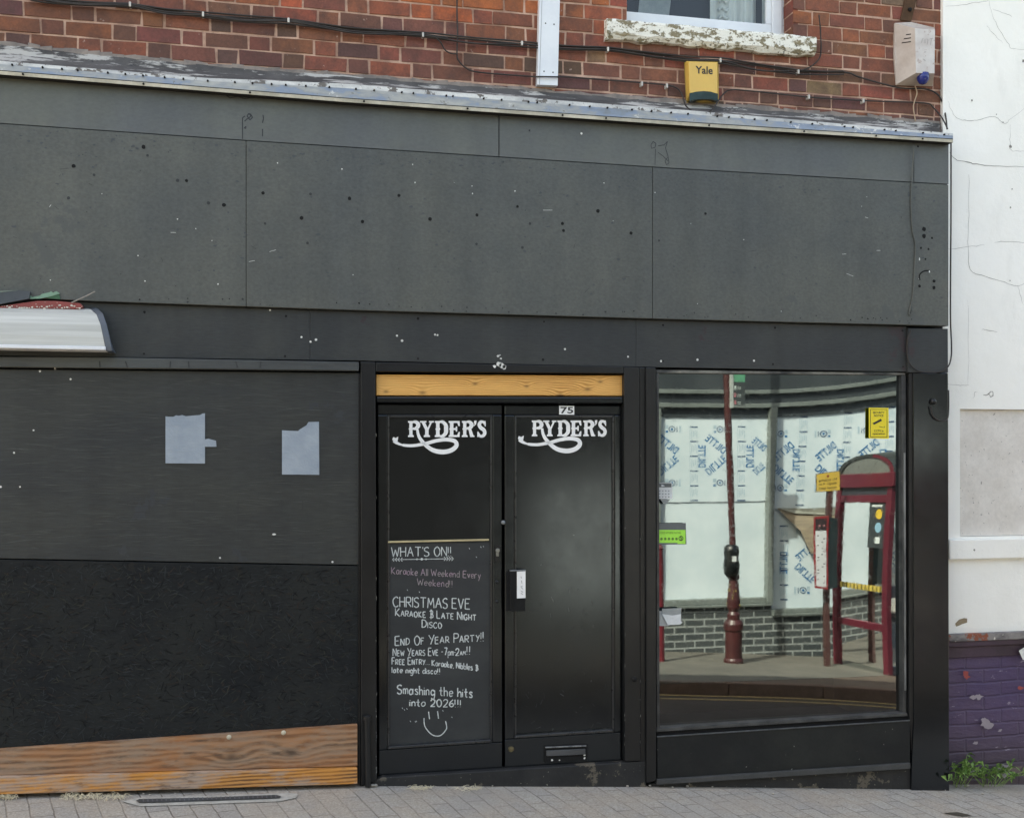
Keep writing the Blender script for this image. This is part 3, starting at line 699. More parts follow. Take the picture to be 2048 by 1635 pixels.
for x in (752.5, 1249.5, 1280.5):
    for _ in range(22 if x < 800 else 9):
        y = rnd.choice((rnd.uniform(800, 1540), rnd.uniform(1380, 1540))); h_ = rnd.uniform(1, 9); w_ = rnd.uniform(.0012, .0028)
        a_, b_ = P(x+rnd.uniform(-1.2, 1.2), y, -.0125), P(x, y+h_, -.0125); f = MB(); f.ribbon([(a_[0], a_[2]), ((a_[0]+b_[0])/2+.0004, (a_[2]+b_[2])/2), (b_[0], b_[2])], lambda t: w_*(1.2-abs(2*t-1)), -.0127); f.build('paint_chip', m_chip, sf)
kq = [P(x, y, .025) for x, y in ((772, 783), (950, 767), (1053, 772), (1200, 763), (845, 785), (1120, 790), (1175, 778))]
m_pine = wood('varnished pine strip', (rgb('#efb76a'), rgb('#e8ac5c'), rgb('#b87a36'), rgb('#ecb264')), 620, [(k_[0], k_[2], .022 if i < 4 else .03) for i, k_ in enumerate(kq)], .5, nz=1.5)
bar('wood_strip', [(752.5, 748.5), (1246.5, 750.5), (1246.5, 791), (752.5, 790.5)], .022, .06, m_pine, .003)
bar('door_transom', [(752.5, 793), (1246.5, 793.5), (1246.5, 807), (752.5, 805)], .004, .06, m_gloss, .006)
for (px0, px1) in ((1279, 1292), (1292, 1312)):
    bar('pilaster', [(px0, 734), (px1, 735), (px1+1, 1560 if px0 > 1285 else 1524), (px0+1, 1566 if px0 > 1285 else 1524)], -.004 if px0 < 1285 else -.02, .085, m_frame, .005)
f = MB(); f.prism([(744, 1563), (765, 1553.5), (1245, 1523.5), (1293, 1521), (1293, 1580), (744, 1580)], -.006, .08); f.build('threshold', m_plinth, sf, bevel=.006)
f = MB(); f.tube([P(734, 1436, -.03), P(735, 1500, -.03), P(736, 1572, -.03)], .014, 10, 1); f.lathe(P(734, 1434, -.03), [(.02, -.012), (.02, .006), (.012, .012)], 12)
f.build('corner_post', m_frame, sf, smooth=False)
bar('frame_edge', [(716.5, 746), (720.5, 746), (721, 1572), (716.5, 1567)], .002, .08, m_frame, .001)

# ---- doors
YD = .03
def door(label, xs_, top, bot, pan, rail, deco):
    """xs_: outer left/right at top and bottom; pan: panel px box"""
    d = bpy.data.objects.new('door', None); scn.collection.objects.link(d); d.parent = sf; d['label'] = label
    c = P(sum(xs_[:2])/2, 1540, YD); d.location = (c[0]-1, c[1]-.2, c[2])
    (l0, r0, l1, r1) = xs_; (pl, pt, pr, pb0, pb1) = pan
    m = MB()
    m.prism([(l0, top[0]), (r0, top[1]), (r0, pt), (l0, pt)], YD, YD+.04)                      # top rail
    m.prism([(l0, pt+.3), (pl, pt+.3), (pl, pb0), (l1, pb0+(l1-pl)*(pb1-pb0)/(pr-pl))], YD-.0006, YD+.04)      # stiles
    m.prism([(pr, pt+.3), (r0, pt+.3), (r1, pb1+(r1-pr)*(pb1-pb0)/(pr-pl)), (pr, pb1)], YD-.0006, YD+.04)
    sl = (pb1-pb0)/(pr-pl)
    m.prism([(l1, pb0+(l1-pl)*sl+.5), (r1, pb1+(r1-pr)*sl+.5), (r1, bot[1]), (l1, bot[0])], YD, YD+.04)
    m.build('door_frame_rails', m_gloss, d, bevel=.005)
    return d
dl = door('left door leaf with chalkboard panel', (755, 1003.5, 757, 1004.5), (808, 809), (1553.5, 1538.5), (775, 829, 985, 1498, 1484), 0, 0)
dr = door('right door leaf with letter box', (1009, 1243, 1010, 1243), (810, 810.5), (1537.5, 1523.5), (1029, 829.5, 1229, 1476, 1463.5), 0, 0)
YQ = YD+.016
f = MB(); f.prism([(773, 826), (987, 827), (987, 1082), (773, 1086)], YQ, YQ+.02); f.build('door_panel', m_gloss, dl)
f = MB(); f.prism([(773, 1086.5), (987, 1082.5), (987, 1490), (773, 1502)], YQ-.001, YQ+.02); f.build('chalkboard', m_chalkb, dl)
f = MB(); f.prism([(1026, 827), (1232, 827), (1232, 1468), (1026, 1479)], YQ, YQ+.02); 
for k_ in range(70):
    x = rnd.uniform(1032, 1226); yy = rnd.choice((rnd.uniform(1050, 1300), rnd.uniform(1330, 1465))); q = P(x, yy, YQ); an = rnd.uniform(-1.6, 1.6); ln = rnd.uniform(.003, .03)
    f.ribbon([(q[0], q[2]), (q[0]+ln*.5*math.cos(an)+.001, q[2]+ln*.5*math.sin(an)), (q[0]+ln*math.cos(an), q[2]+ln*math.sin(an))], rnd.uniform(.0006, .0018), YQ-.0004-.000003*k_, rnd.choice((1, 1, 2)))
f.build('door_panel', [m_gloss, M('dull scratch', rgb('#3c3e40'), rough=.6), M('pale scratch', rgb('#707372'), rough=.6)], dr)
for par, pn in ((dl, (775, 829, 985, 1498, 1484)), (dr, (1029, 829.5, 1229, 1476, 1463.5))):      # bolection beads round the panels
    l, t, r, b0, b1 = pn; g = MB()
    g.prism([(l, t), (r, t), (r-5, t+6), (l+5, t+6)], YD+.004, YD+.02); g.prism([(l, t+.5), (l+4, t+6.5), (l+4, b0-5), (l, b0-.5)], YD+.005, YD+.02)
    g.prism([(r-4, t+6.5), (r, t+.5), (r, b1-.5), (r-4, b1-5)], YD+.005, YD+.02); g.prism([(l+4.5, b0-6), (r-4.5, b1-6), (r, b1), (l, b0)], YD-.010, YD+.02)
    g.build('panel_bead', m_bead, par, bevel=.004)
f = MB(); f.prism([(776, 1081.5), (978, 1077), (978, 1080.5), (776, 1085)], YQ-.012, YQ-.002); f.build('chalkboard_rail', M('pale bare wood edge', rgb('#c9b98f')), dl)
YC = YQ-.0022
f = MB()
chalk(f, "WHAT'S ON!!", 783, 1112, 903, 1111, 18.5, YC, .0048)
chalk(f, "Weekend!!", 834, 1169, 905, 1173.5, 13, YC, .0036, 1)
chalk(f, "Karaoke All Weekend Every", 783, 1147, 961, 1156, 13.5, YC, .0036, 1)
chalk(f, "CHRISTMAS EVE", 786, 1212, 939, 1217, 20, YC, .0048)
chalk(f, "Karaoke & Late Night", 791, 1231, 952, 1240, 15.5, YC, .0048, 0, True)
chalk(f, "Disco", 844, 1254, 883, 1255.5, 15.5, YC, .0048, 0, True)
chalk(f, "End Of Year Party!!", 790, 1290, 968, 1281.5, 18, YC, .0048, 0, True)
chalk(f, "New Years Eve -7", 786, 1311, 894, 1309, 15, YC, .0048, 0, True)
chalk(f, "pm-", 896, 1310, 911, 1309, 13, YC, .004); chalk(f, "2", 911, 1310, 918, 1309.5, 14, YC, .0048); chalk(f, "AM", 920, 1309.5, 931, 1309, 8, YC, .004); chalk(f, "!!", 934, 1308, 941, 1308, 16, YC, .0045)
chalk(f, "Free Entry...", 784, 1328, 860, 1328, 14, YC, .0048, 0, True); chalk(f, "Karaoke, Nibbles &", 864, 1330, 955, 1340, 11.5, YC, .0045)
chalk(f, "late night disco!!", 784, 1344, 880, 1347, 11, YC, .0048)
chalk(f, "Smashing the hits", 794, 1386, 944, 1394, 18, YC, .0055)
chalk(f, "into 2026!!!", 820, 1411, 922, 1413, 14.5, YC, .0055)
def st(pts, wd=.005, sm=5):
    f.ribbon([(P(x, y, YC)[0], P(x, y, YC)[2]) for x, y in pts], wd, YC-.0011, 0, sm)
st([(857, 1422), (859, 1437)]); st([(875, 1421), (877, 1436)]); st([(848, 1435), (850, 1452), (864, 1468), (880, 1470), (892, 1458), (893, 1450), (891, 1441)])
st([(786, 1118.5), (904, 1116.5)], .003)
for i in range(4):
    x = 785+i*5.5; st([(x+3, 1114.5), (x, 1118.3), (x+3, 1122)], .0035, 1); x = 888+i*5; st([(x, 1112.5), (x+3.5, 1116.7), (x, 1120.5)], .0035, 1)
for x, r in ((834, .0045), (843.5, .0065), (852, .0045)): f.disc(P(x, 1117.6, YC-.0013), r, 0, 8)
for (x, y) in ((804, 1414), (808, 1417), (813, 1415), (830, 1441), (832, 1440), (820, 1440), (885, 1419), (903, 1432), (938, 1095), (961, 1092), (966, 1091), (952, 1112), (814, 1178), (838, 1182)): st([(x, y), (x+1.5, y+2.5)], .0025, 1)
f.build('chalk_writing', [m_chalk, m_chalk_pink], dl)
# wild west lettering with a looped swash
def ryders(par, x0, x1, yt, yb, swash):
    f = MB(); lay = [0]
    U = lambda u, v: P(x0+(x1-x0)*u/4.86, yb+(yt-yb)*v, YQ-.001)
    def pl(pts):
        lay[0] += 1
        f.face([(U(u, v)[0], YQ-.0012-.00012*lay[0], U(u, v)[2]) for u, v in pts], 0)
    def stem(x, w=.22, lo=0.):
        pl([(x-.08, 0), (x+w+.08, 0), (x+w+.08, .09), (x+w, .14), (x+w, .43), (x+w+.055, .5), (x+w, .57), (x+w, .86), (x+w+.08, .91), (x+w+.08, 1), (x-.08, 1), (x-.08, .91), (x, .86), (x, .57), (x-.055, .5), (x, .43), (x, .14), (x-.08, .09)])
    def rib(pts, wf, sm=8, px=False, world=.0):
        pp = [Vector((p[0], p[1], 0)) for p in pts]; pp = crom(pp, sm) if len(pp) > 2 else pp; n = len(pp); lay[0] += 1; l = []; r = []
        asp = 1. if px else (x1-x0)/4.86/(yb-yt)
        for i, p in enumerate(pp):
            t = (pp[min(i+1, n-1)]-pp[max(i-1, 0)]).normalized(); ww = wf(i/(n-1)); nn = Vector((-t.y, t.x, 0))*ww/2; l.append(p+nn); r.append(p-nn)
        g = (lambda q: P(q.x, q.y, YQ-.001)) if px else (lambda q: U(q.x, q.y))
        for i in range(n-1):
            if px: quad = [l[i], l[i+1], r[i+1], r[i]]
            else: quad = [r[i], r[i+1], l[i+1], l[i]]
            f.face([(g(q)[0], YQ-.0012-.00012*lay[0]-.00002*(i % 3), g(q)[2]) for q in quad], 0)
    bowl = lambda t: .12+.13*math.sin(math.pi*t)
    # R
    stem(.08, .2); rib([(.3, .94), (.48, .94), (.62, .82), (.62, .66), (.48, .53), (.3, .53)], bowl)
    # Y
    pl([(.98, 0), (1.36, 0), (1.36, .09), (1.28, .14), (1.28, .46), (1.06, .46), (1.06, .14), (.98, .09)]); pl([(.83, .93), (1.05, .93), (1.27, .46), (1.07, .44)]); pl([(1.38, .93), (1.50, .93), (1.28, .45), (1.17, .45)])
    pl([(.74, .9), (1.14, .9), (1.14, 1), (.74, 1)]); pl([(1.3, .9), (1.6, .9), (1.6, 1), (1.3, 1)])
    # D
    stem(1.74); rib([(1.95, .94), (2.15, .94), (2.34, .75), (2.36, .5), (2.34, .25), (2.15, .06), (1.95, .06)], lambda t: .12+.14*math.sin(math.pi*t))
    # E
    stem(2.6); pl([(2.8, 1), (3.2, 1), (3.22, .68), (3.14, .68), (3.05, .88), (2.8, .88)]); pl([(2.8, .12), (3.05, .12), (3.14, .32), (3.22, .32), (3.2, 0), (2.8, 0)]); pl([(2.8, .56), (2.95, .56), (2.97, .66), (3.05, .66), (3.05, .34), (2.97, .34), (2.95, .44), (2.8, .44)])
    # R
    stem(3.42, .2); rib([(3.62, .94), (3.8, .94), (3.93, .82), (3.93, .68), (3.8, .55), (3.62, .55)], bowl); pl([(3.74, .52), (3.92, .52), (4.06, .1), (4.12, .09), (4.12, 0), (3.86, 0)])
    # apostrophe, S
    pl([(4.1, 1.02), (4.26, 1.02), (4.22, .8), (4.12, .68), (4.06, .7), (4.15, .82), (4.1, .84)])
    rib([(4.79, .78), (4.68, .93), (4.5, .93), (4.42, .76), (4.52, .58), (4.7, .44), (4.76, .25), (4.66, .08), (4.46, .07), (4.34, .26)], lambda t: .13+.1*math.sin(math.pi*t)); pl([(4.72, 1), (4.81, 1), (4.83, .66), (4.76, .66)]); pl([(4.3, 0), (4.38, 0), (4.38, .34), (4.3, .34)])
    rib(swash, lambda t: (9.5-5.*abs(t-.28)/.72 if t > .28 else 5+4.5*t/.28) if t < .86 else 3.6+5*(t-.86)/.14, 10, True)
    a = swash[-1]; lay[0] += 1
    f.face([(P(a[0]+dx, a[1]+dy, YQ)[0], YQ-.0014-.00012*lay[0], P(a[0]+dx, a[1]+dy, YQ)[2]) for dx, dy in ((-4, -2), (-2, -7), (3, -5), (8, -8), (7, 0), (4, 7), (0, 4))][::-1])
    f.build('lettering', m_vinyl, par)
Z8 = lambda l, ox, oy: [(740+x/3.938+ox, 720+y/3.938+oy) for x, y in l]
SW = [(372, 545), (385, 600), (425, 655), (490, 705), (570, 722), (640, 708), (680, 672), (665, 636), (600, 624), (520, 634), (440, 655), (340, 672), (260, 668), (210, 650), (190, 632)]
ryders(dl, 816, 972.5, 841.5, 873.5, Z8(SW, 0, 0))
SW2 = [(x+982-.035*(x-372)+0, y-8-.0*x) for x, y in SW]
ryders(dr, 1063.5, 1213, 840.5, 872, [(740+x/3.938, 720+y/3.938) for x, y in SW2])
f = MB(); f.prism([(1118.5, 811), (1148.5, 811.5), (1148.5, 829), (1118.5, 828.5)], YD-.004, YD-.0008); print_px(f, '75', 1121, 826.5, 1146.5, 813.5, YD-.0046, 1, .02)
f.build('number_plate', [m_vinyl, plain('black lettering', (.01, .01, .01))], dr)
# door furniture
m_brass = M('tarnished brass', rgb('#8d8263'), rgb('#6e6650'), metal=.8, rough=.4); m_steel = M('worn steel', rgb('#a5a6a2'), rgb('#7c7d7a'), metal=.9, rough=.35)
f = MB(); f.prism([(989, 1091), (1001, 1090.5), (1001, 1122), (989, 1123)], YD-.006, YD-.001); c = P(995, 1100, YD-.006); f.lathe(c, [(.011, 0), (.011, .006), (.009, .008)], 14, 1, 'y')
f.prism([(992, 1101), (998, 1101), (997.5, 1112), (992.5, 1112)], YD-.012, YD-.006, 1); f.build('lock', [m_frame, m_steel], dl, bevel=.001)
for y in (1163, 1202): 
    f = MB(); f.lathe(P(993, y, YD), [(.009, 0), (.008, .006), (.003, .009)], 12, 0, 'y'); f.build('bolt', m_frame, dl)
f = MB(); f.lathe(P(1005.5, 1044, YD), [(.009, 0), (.011, .012), (.008, .02), (.002, .023)], 12, 0, 'y'); f.build('bump_stop', M('grey rubber', rgb('#84898b')), dl, smooth=True)
f = MB(); f.prism([(1021, 1142), (1051, 1141), (1051, 1221), (1021, 1222)], YD-.028, YD-.001); f.prism([(1013, 1144), (1021, 1142.5), (1021, 1221), (1013, 1222)], YD-.012, YD-.0005, 0)
f.tube([P(1019, 1170, YD-.03), P(1025, 1188, YD-.032), P(1027, 1215, YD-.03)], .003, 6, 3)
h_ = f.build('latch_cover', m_hole_shade, dr, bevel=.003)
f = MB(); f.prism([(1021, 1140), (1052, 1139), (1052, 1141), (1021, 1142)], YD-.029, YD-.004); f.build('latch_edge', M('worn latch edge', rgb('#7d8081')), dr)
f = MB(); f.prism([(1034, 1142.5), (1051, 1141.5), (1051, 1195), (1034, 1196)], YD-.0315, YD-.0285)
f.build('latch_label', m_vinyl, dr)
f = MB(); scr = [[(1046, 1188), (1042, 1186), (1046, 1183), (1042, 1181)], [(1046, 1177), (1043, 1175), (1045, 1171), (1041, 1173)], [(1044, 1166), (1043, 1160)], [(1043, 1156), (1042, 1152)]]
for s_ in scr: f.ribbon([(P(x, y, YD-.033)[0], P(x, y, YD-.033)[2]) for x, y in s_], .0022, YD-.0322, 0)
f.build('label_writing', plain('faded pen ink', rgb('#5f6468')), dr)
f = MB(); f.prism([(1089, 1491), (1175.5, 1487), (1175.5, 1520), (1089, 1524)], YD-.008, YD-.001); f.prism([(1093, 1500), (1171, 1496.5), (1171, 1508), (1093, 1511.5)], YD-.016, YD-.0085, 2)
f.prism([(1091, 1493), (1173, 1489.5), (1173, 1492), (1091, 1495.5)], YD-.018, YD-.0085, 3)  # pale strip painted as the highlight along the flap edge
for x, y, r in ((1104, 1519, .006), (1119, 1519, .004), (1169, 1509, .005), (1169, 1515, .006)): f.disc(P(x, y, YD-.0095), r, 1, 8, 1, .3)
f.build('letter_box', [m_hole_shade, m_white, M('grey letter flap', rgb('#4e5052'), rough=.35), M('painted edge highlight', rgb('#8b8d8a'), rgb('#4e5052'), ns=60)], dr, bevel=.002)
f = MB(); f.lathe(P(1022, 1497, YD), [(.016, 0), (.014, .006), (.005, .008)], 14, 0, 'y'); f.build('lock_cylinder', m_brass, dr)

# ---- display window
YG = YP
f = MB()
def wfr(pp, y0, y1, mi=0): f.prism(pp, y0, y1, mi)
wfr([(1312.5, 739), (1811, 745.5), (1811, 749.5), (1312.5, 745.5)], .012, .06, 1)
wfr([(1312.5, 746), (1318, 746), (1319.5, 1458), (1313.5, 1460)], .014, .06)
wfr([(1803, 750), (1812, 750), (1813, 1427), (1806, 1428)], .014, .06, 0)
wfr([(1313, 1455.5), (1814, 1424.5), (1816, 1431), (1313, 1463)], .0, .06)
dw = f.build('display_window_frame', [M('black window bead', rgb('#2d2f31'), rgb('#4a4b4a'), ns=9, rough=.45, specks=rgb('#8e8e88'), sp_s=60, sp_t=.74), M('flaking grey and white paint', rgb('#8c8a82'), rgb('#3a3b3c'), ns=16, st=(.4, 1, 1), rough=.7, fine=.4)], sf, bevel=.002)
f = MB(); f.prism([(1808, 905), (1811, 905), (1812.5, 1380), (1809.5, 1380)], .008, .0138, 0)
f.build('window_bead', M('bare worn metal bead', rgb('#8f918f'), rgb('#4a4c4c'), ns=6, st=(1, 1, .4), rough=.45), sf)
f_film = L([(1318, 1367), (1590, 1357.5), (1804, 1349)])
def panegrid(top, bot, name, mat, dy=0.):
    b = MB(); nx, nz = 40, 24; v = []
    for j in range(nz+1):
        for i in range(nx+1):
            px = 1316+(1806-1316)*i/nx; py = top(px)+(bot(px)-top(px))*j/nz
            yy = YP
            for _ in range(3): h = P(px, py, yy); yy = YP+bow(h[0], h[2])[0]
            v.append((h[0], yy+dy, h[2]))
    b.mesh(v, [(j*(nx+1)+i, (j+1)*(nx+1)+i, (j+1)*(nx+1)+i+1, j*(nx+1)+i+1) for j in range(nz) for i in range(nx)])
    return b.build(name, mat, sf, smooth=True)
def filmmat():
    k = N('mirror privacy film'); d = k.noise(3, det=4); s = k.noise(55, det=2)
    c = k.mix(k.ramp(d, [(.3, 0.), (.7, 1.)]), (.205, .250, .268), (.228, .275, .292))
    k.set(Base_Color=c, Metallic=1., Roughness=k.ramp(s, [(.45, .01), (.8, .05)])); k.bump(k.noise(6.5, k.map((1, 1, .7)), det=2), .1, .0006); return k.m
panegrid(lambda x: 744, lambda x: f_film(x), 'mirror_film', filmmat())
panegrid(lambda x: f_film(x)+.4, lambda x: 1462-(x-1316)*.066, 'window_glass', glassmat('bare shop glass', (.5, .52, .52), 2.7, .95))
f = MB(); a, b = P(1313, 900, .1)[0], P(1811, 900, .1)[0]; zf = P(1800, 1470, .1)[2]; zt_ = P(1313, 735, .1)[2]
f.box((a, .9, zf), (b, .92, zt_)); f.box((a-.02, .07, zf), (a, .9, zt_)); f.box((b, .07, zf), (b+.02, .9, zt_)); f.box((a, .07, zf-.06), (b, .9, zf)); f.box((a, .07, zt_), (b, .9, zt_+.03))
f.build('window_back', plain('black interior', (.006, .006, .007), .8), sf)
bar('stall_riser', [(1314, 1473.5), (1820, 1440.5), (1820.5, 1526), (1315, 1558)], -.012, .068, m_riser, .003)
bar('dark_gap_strip', [(1314, 1463.5), (1818, 1431.5), (1819, 1440), (1314, 1473)], .012, .068, m_dark, .001)  # black strip painted in for the shaded gap above the riser
bar('riser_ledge', [(1314, 1471.5), (1820, 1438.8), (1820, 1441), (1314, 1474)], -.019, -.0125, M('paler ledge paint', rgb('#55585a'), rgb('#3f4244'), ns=20), .001)  # paler line along the top of the stall riser
bar('riser_rail', [(1315, 1558.3), (1821, 1525), (1821, 1536.5), (1315, 1568.5)], -.030, .068, M('grey rail paint', rgb('#3b3d3d'), rgb('#454646'), ns=9, rough=.6, fine=.35), .003)
bar('riser_plinth', [(1296, 1566), (1316, 1566), (1822, 1536), (1822, 1592), (1296, 1590)], .004, .068, m_plinth, .003)
bar('pilaster', [(1816, 656), (1896, 657), (1896.5, 745), (1816, 745)], -.014, .085, m_band, .003)
f = MB(); f.prism([(1818, 745.5), (1826, 745.5), (1828, 1430), (1824, 1522), (1819, 1430)], -.006, .085); f.build('pilaster_edge', m_frame, sf, bevel=.003)
f = MB(); f.prism([(1826.3, 745.5), (1896.5, 745.5), (1899, 1590), (1823, 1590), (1824, 1523), (1828, 1430)], -.014, .085); f.build('pilaster', m_gloss, sf, bevel=.004)
for x, y, r in ((1268, 1357, .012),): 
    f = MB(); f.lathe(P(x, y, -.012), [(.014, 0), (.013, .012), (.006, .016)], 14, 0, 'y'); f.build('dark_knob', m_hole_shade, sf, smooth=True)  # round black knob for a dark mark on the right jamb

# ------------------------------------------------------------------ white rendered neighbour
nb = thing('rendered_building', 'white rendered building with purple brick base right of the black shopfront', 'building', (5.5, 4, -.2))
def rendermat():
    k = N('white masonry paint'); 
    c = k.mix(k.ramp(k.noise(1.7, det=5), [(.4, 0.), (.7, 1.)]), rgb('#f7f5ee'), rgb('#f0eee6'))
    c = k.mix(k.ramp(k.noise(4, k.map((1, 1, .35)), det=6), [(.6, 0.), (.8, .4)]), c, rgb('#d3d0c8'))
    c = k.mix(k.ramp(k.noise(60, det=3), [(.74, 0.), (.77, .6)]), c, rgb('#9a958a'))
    k.set(Base_Color=c, Roughness=.85); k.bump(k.noise(15, det=8, rough=.68), .5, .009); return k.m
m_rend = rendermat()
YN = .10; XE = 6.2
nx0 = P(1884, 200, YN)[0]; zpl = P(1950, 1266, YN)[2]
px0, pz1, pz0 = P(1920, 818, YN)[0], P(1980, 818, YN)[2], P(1980, 1072, YN)[2]
f = MB()
f.box((nx0+.005, YN, pz1), (XE, 8.5, 6.4)); f.box((nx0+.005, YN, zpl), (px0, 8.5, pz1)); f.box((px0, YN, zpl), (XE, 8.5, pz0)); f.box((px0, YN+.05, pz0), (XE, 8.5, pz1))
wall_mesh = f
f = MB(); f.box((px0+.002, YN+.022, pz0+.002), (XE, YN+.049, pz1-.002)); f.build('blank_panel', M('pinkish grey panel paint', rgb('#e6e0d8'), rgb('#dad3ca'), ns=6, rough=.85, bump=.25, bs=40, fine=.2, specks=rgb('#8f8a84'), sp_s=60, sp_t=.70), nb)
f = MB(); z1_, z0_ = P(1980, 1077, YN-.03)[2], P(1980, 1117, YN-.03)[2]; f.box((P(1899, 1090, YN-.03)[0], YN-.03, z0_), (XE, YN-.0005, z1_)); f.build('ledge', m_rend, nb, bevel=.006)
zg0 = -.75
m_purp = None
def purp():
    k = N('flaking purple brick paint'); sp = k.n('ShaderNodeSeparateXYZ'); k.l(k.tc.outputs['Object'], sp.inputs[0]); cb = k.n('ShaderNodeCombineXYZ'); k.l(sp.outputs[0], cb.inputs[0]); k.l(sp.outputs[2], cb.inputs[1])
    br = k.n('ShaderNodeTexBrick'); br.inputs['Scale'].default_value = 1; br.inputs['Brick Width'].default_value = .225; br.inputs['Row Height'].default_value = .077; br.inputs['Mortar Size'].default_value = .009; br.inputs['Mortar Smooth'].default_value = .8
    ad = k.n('ShaderNodeVectorMath', operation='ADD'); nz = k.n('ShaderNodeTexNoise'); nz.inputs['Scale'].default_value = 8; k.l(k.tc.outputs['Object'], nz.inputs['Vector'])
    sc2 = k.n('ShaderNodeVectorMath', operation='SCALE'); sc2.inputs['Scale'].default_value = .02; k.l(nz.outputs['Color'], sc2.inputs[0]); k.l(cb.outputs[0], ad.inputs[0]); k.l(sc2.outputs[0], ad.inputs[1]); k.l(ad.outputs[0], br.inputs['Vector'])
    c = k.mix(k.ramp(k.noise(3, det=5), [(.35, 0.), (.65, 1.)]), rgb('#4a3a5b'), rgb('#54435d'))
    zr = k.math('MULTIPLY_ADD', sp.outputs[2], -3.5); k.t.nodes[-1].inputs[2].default_value = P(1950, 1440, YN)[2]*3.5
    c = k.mix(k.math('MULTIPLY', zr, .9, clamp=True), c, rgb('#4a3f45'))
    c = k.mix(k.ramp(k.noise(24, k.map((.5, 1, 1.8)), det=6, rough=.7), [(.655, 0.), (.68, .8)]), c, rgb('#a49aa8'))
    c = k.mix(k.math('MULTIPLY', br.outputs['Fac'], .15), c, rgb('#37303f'))
    k.set(Base_Color=c, Roughness=.6)
    k.bump(k.math('ADD', k.math('MULTIPLY', br.outputs['Fac'], -.7), k.math('MULTIPLY', k.noise(24, k.map((.6, 1, 1.4)), det=7), 1.2)), .6, .009); return k.m
f = MB(); zb1 = P(1950, 1309, YN)[2]; zb0 = P(1950, 1548, YN)[2]; f.box((nx0+.005, YN, zg0), (XE, 8.5, zb1))
for x, y, r, mi in ((1932, 1346, .016, 1), (1934, 1353, .012, 1), (2042, 1375, .012, 1), (1972, 1447, .022, 2), (1978, 1450, .018, 2), (1968, 1439, .012, 2), (1957, 1392, .016, 2), (1945, 1393, .012, 2), (2000, 1460, .008, 2), (1951, 1484, .01, 2), (2010, 1535, .03, 2), (2030, 1538, .03, 3), (2012, 1548, .02, 2), (1945, 1543, .012, 2), (1990, 1537, .014, 3)): f.disc(P(x, y, YN-.002-.0003*mi-.00001*x), r, mi, 11, 1.5, .45)
f.build('brick_base', [purp(), plain('red chip', rgb('#a04a45'), .8), plain('grey chip', rgb('#9a9096'), .8), plain('grey brown chip', rgb('#6f625c'), .8)], nb)
f = MB(); zz = [P(1950, y, YN-.03)[2] for y in (1266, 1281, 1292, 1302, 1309)]; xq = P(1897, 1290, YN-.03)[0]
m_mould = M('dark purple moulding paint', rgb('#3b2b35'), rgb('#4a3644'), ns=6, rough=.5, bump=.3, fine=.25)
m_mtop = M('chipped moulding top', rgb('#3b3436'), rgb('#8a8582'), ns=18, st=(.4, 1, 1), rough=.7, patches=rgb('#8a4a33'), pa_s=6, pa_t=.57, specks=rgb('#d0cac0'), sp_s=30, sp_t=.66)
f.box((xq, YN-.035, zz[1]), (XE, YN-.0004, zz[0]), 1); f.box((xq, YN-.028, zz[2]), (XE, YN-.0003, zz[1]-.0005), 0); f.box((xq, YN-.015, zz[4]-.015), (XE, YN-.0002, zz[2]-.0005), 0)
f.build('moulding', [m_mould, m_mtop], nb, bevel=.004)
# hairline cracks and holes
f = wall_mesh
def crack(pts, wd=.0022, mi=1):
    pp = [Vector((*p, 0)) for p in pts]; pp = crom(pp, 4); out = []
    for p in pp: q = P(p.x+rnd.uniform(-1.2, 1.2), p.y+rnd.uniform(-1., 1.), YN); out.append((q[0], q[2]))
    f.ribbon(out, lambda t: wd*(.35+.65*math.sin(math.pi*min(1, max(.05, t))))*rnd.uniform(.7, 1.3), lambda i: YN-.0012-.0001*(i % 3), mi)
crack([(1896, 203), (1904, 225), (1915, 237), (1935, 241), (1955, 240), (1985, 233), (1998, 240), (2010, 248), (2018, 241), (2048, 218)])
crack([(1898, 304), (1910, 318), (1935, 325), (1960, 329), (2000, 333), (2060, 334)], .004)
crack([(1890, 14), (1925, 10), (1950, 6), (1977, 2)], .0016); crack([(1977, 2), (1985, 30), (1998, 60), (2018, 90), (2022, 97), (2060, 100)], .0018); crack([(1985, 18), (2010, 28), (2024, 34)], .0016); crack([(1974, 52), (1990, 72), (2005, 86)], .0016)
crack([(1896, 498), (1935, 494), (1968, 490)], .0018); crack([(1938, 350), (1937, 430), (1936, 500), (1940, 540), (1970, 552), (2010, 565), (2034, 572), (2060, 560)], .0025); crack([(1988, 485), (2010, 483), (2060, 487)], .0022); crack([(2036, 572), (2040, 590), (2046, 610)], .0016)
crack([(1896, 768), (1920, 770), (1938, 769)], .0016); crack([(1965, 658), (1975, 660), (1995, 664)], .0025); crack([(1936, 600), (1937, 700), (1936, 770)], .0012); crack([(2021, 250), (2020, 280), (2022, 300), (2040, 303), (2060, 302)], .0016)
for q, wd in (([(1967, 790), (1976, 788), (1980, 784)], .006), ([(1979, 784), (1984, 783), (1986, 791), (1980, 793), (1977, 787)], .0045), ([(1947, 795), (1949, 785), (1954, 783)], .0016)): crack(q, wd)
for x, y, r in ((1944, 201, .006), (2021, 293, .008), (2024, 378, .004), (2021, 415, .005), (1949, 1099, .006), (2047, 122, .009), (2006, 245, .004), (2020, 561, .004), (1993, 229, .004)): f.disc(P(x, y, YN-.0025 if y < 1000 else YN-.0315), r, 1, 8, 1, .3)
for pts in ([(1912, 1252), (1910, 1246), (1918, 1238), (1928, 1235), (1934, 1236), (1934, 1244), (1924, 1247), (1918, 1250)],): f.face([(P(x, y, YN)[0], YN-.0016, P(x, y, YN)[2]) for x, y in pts], 2)
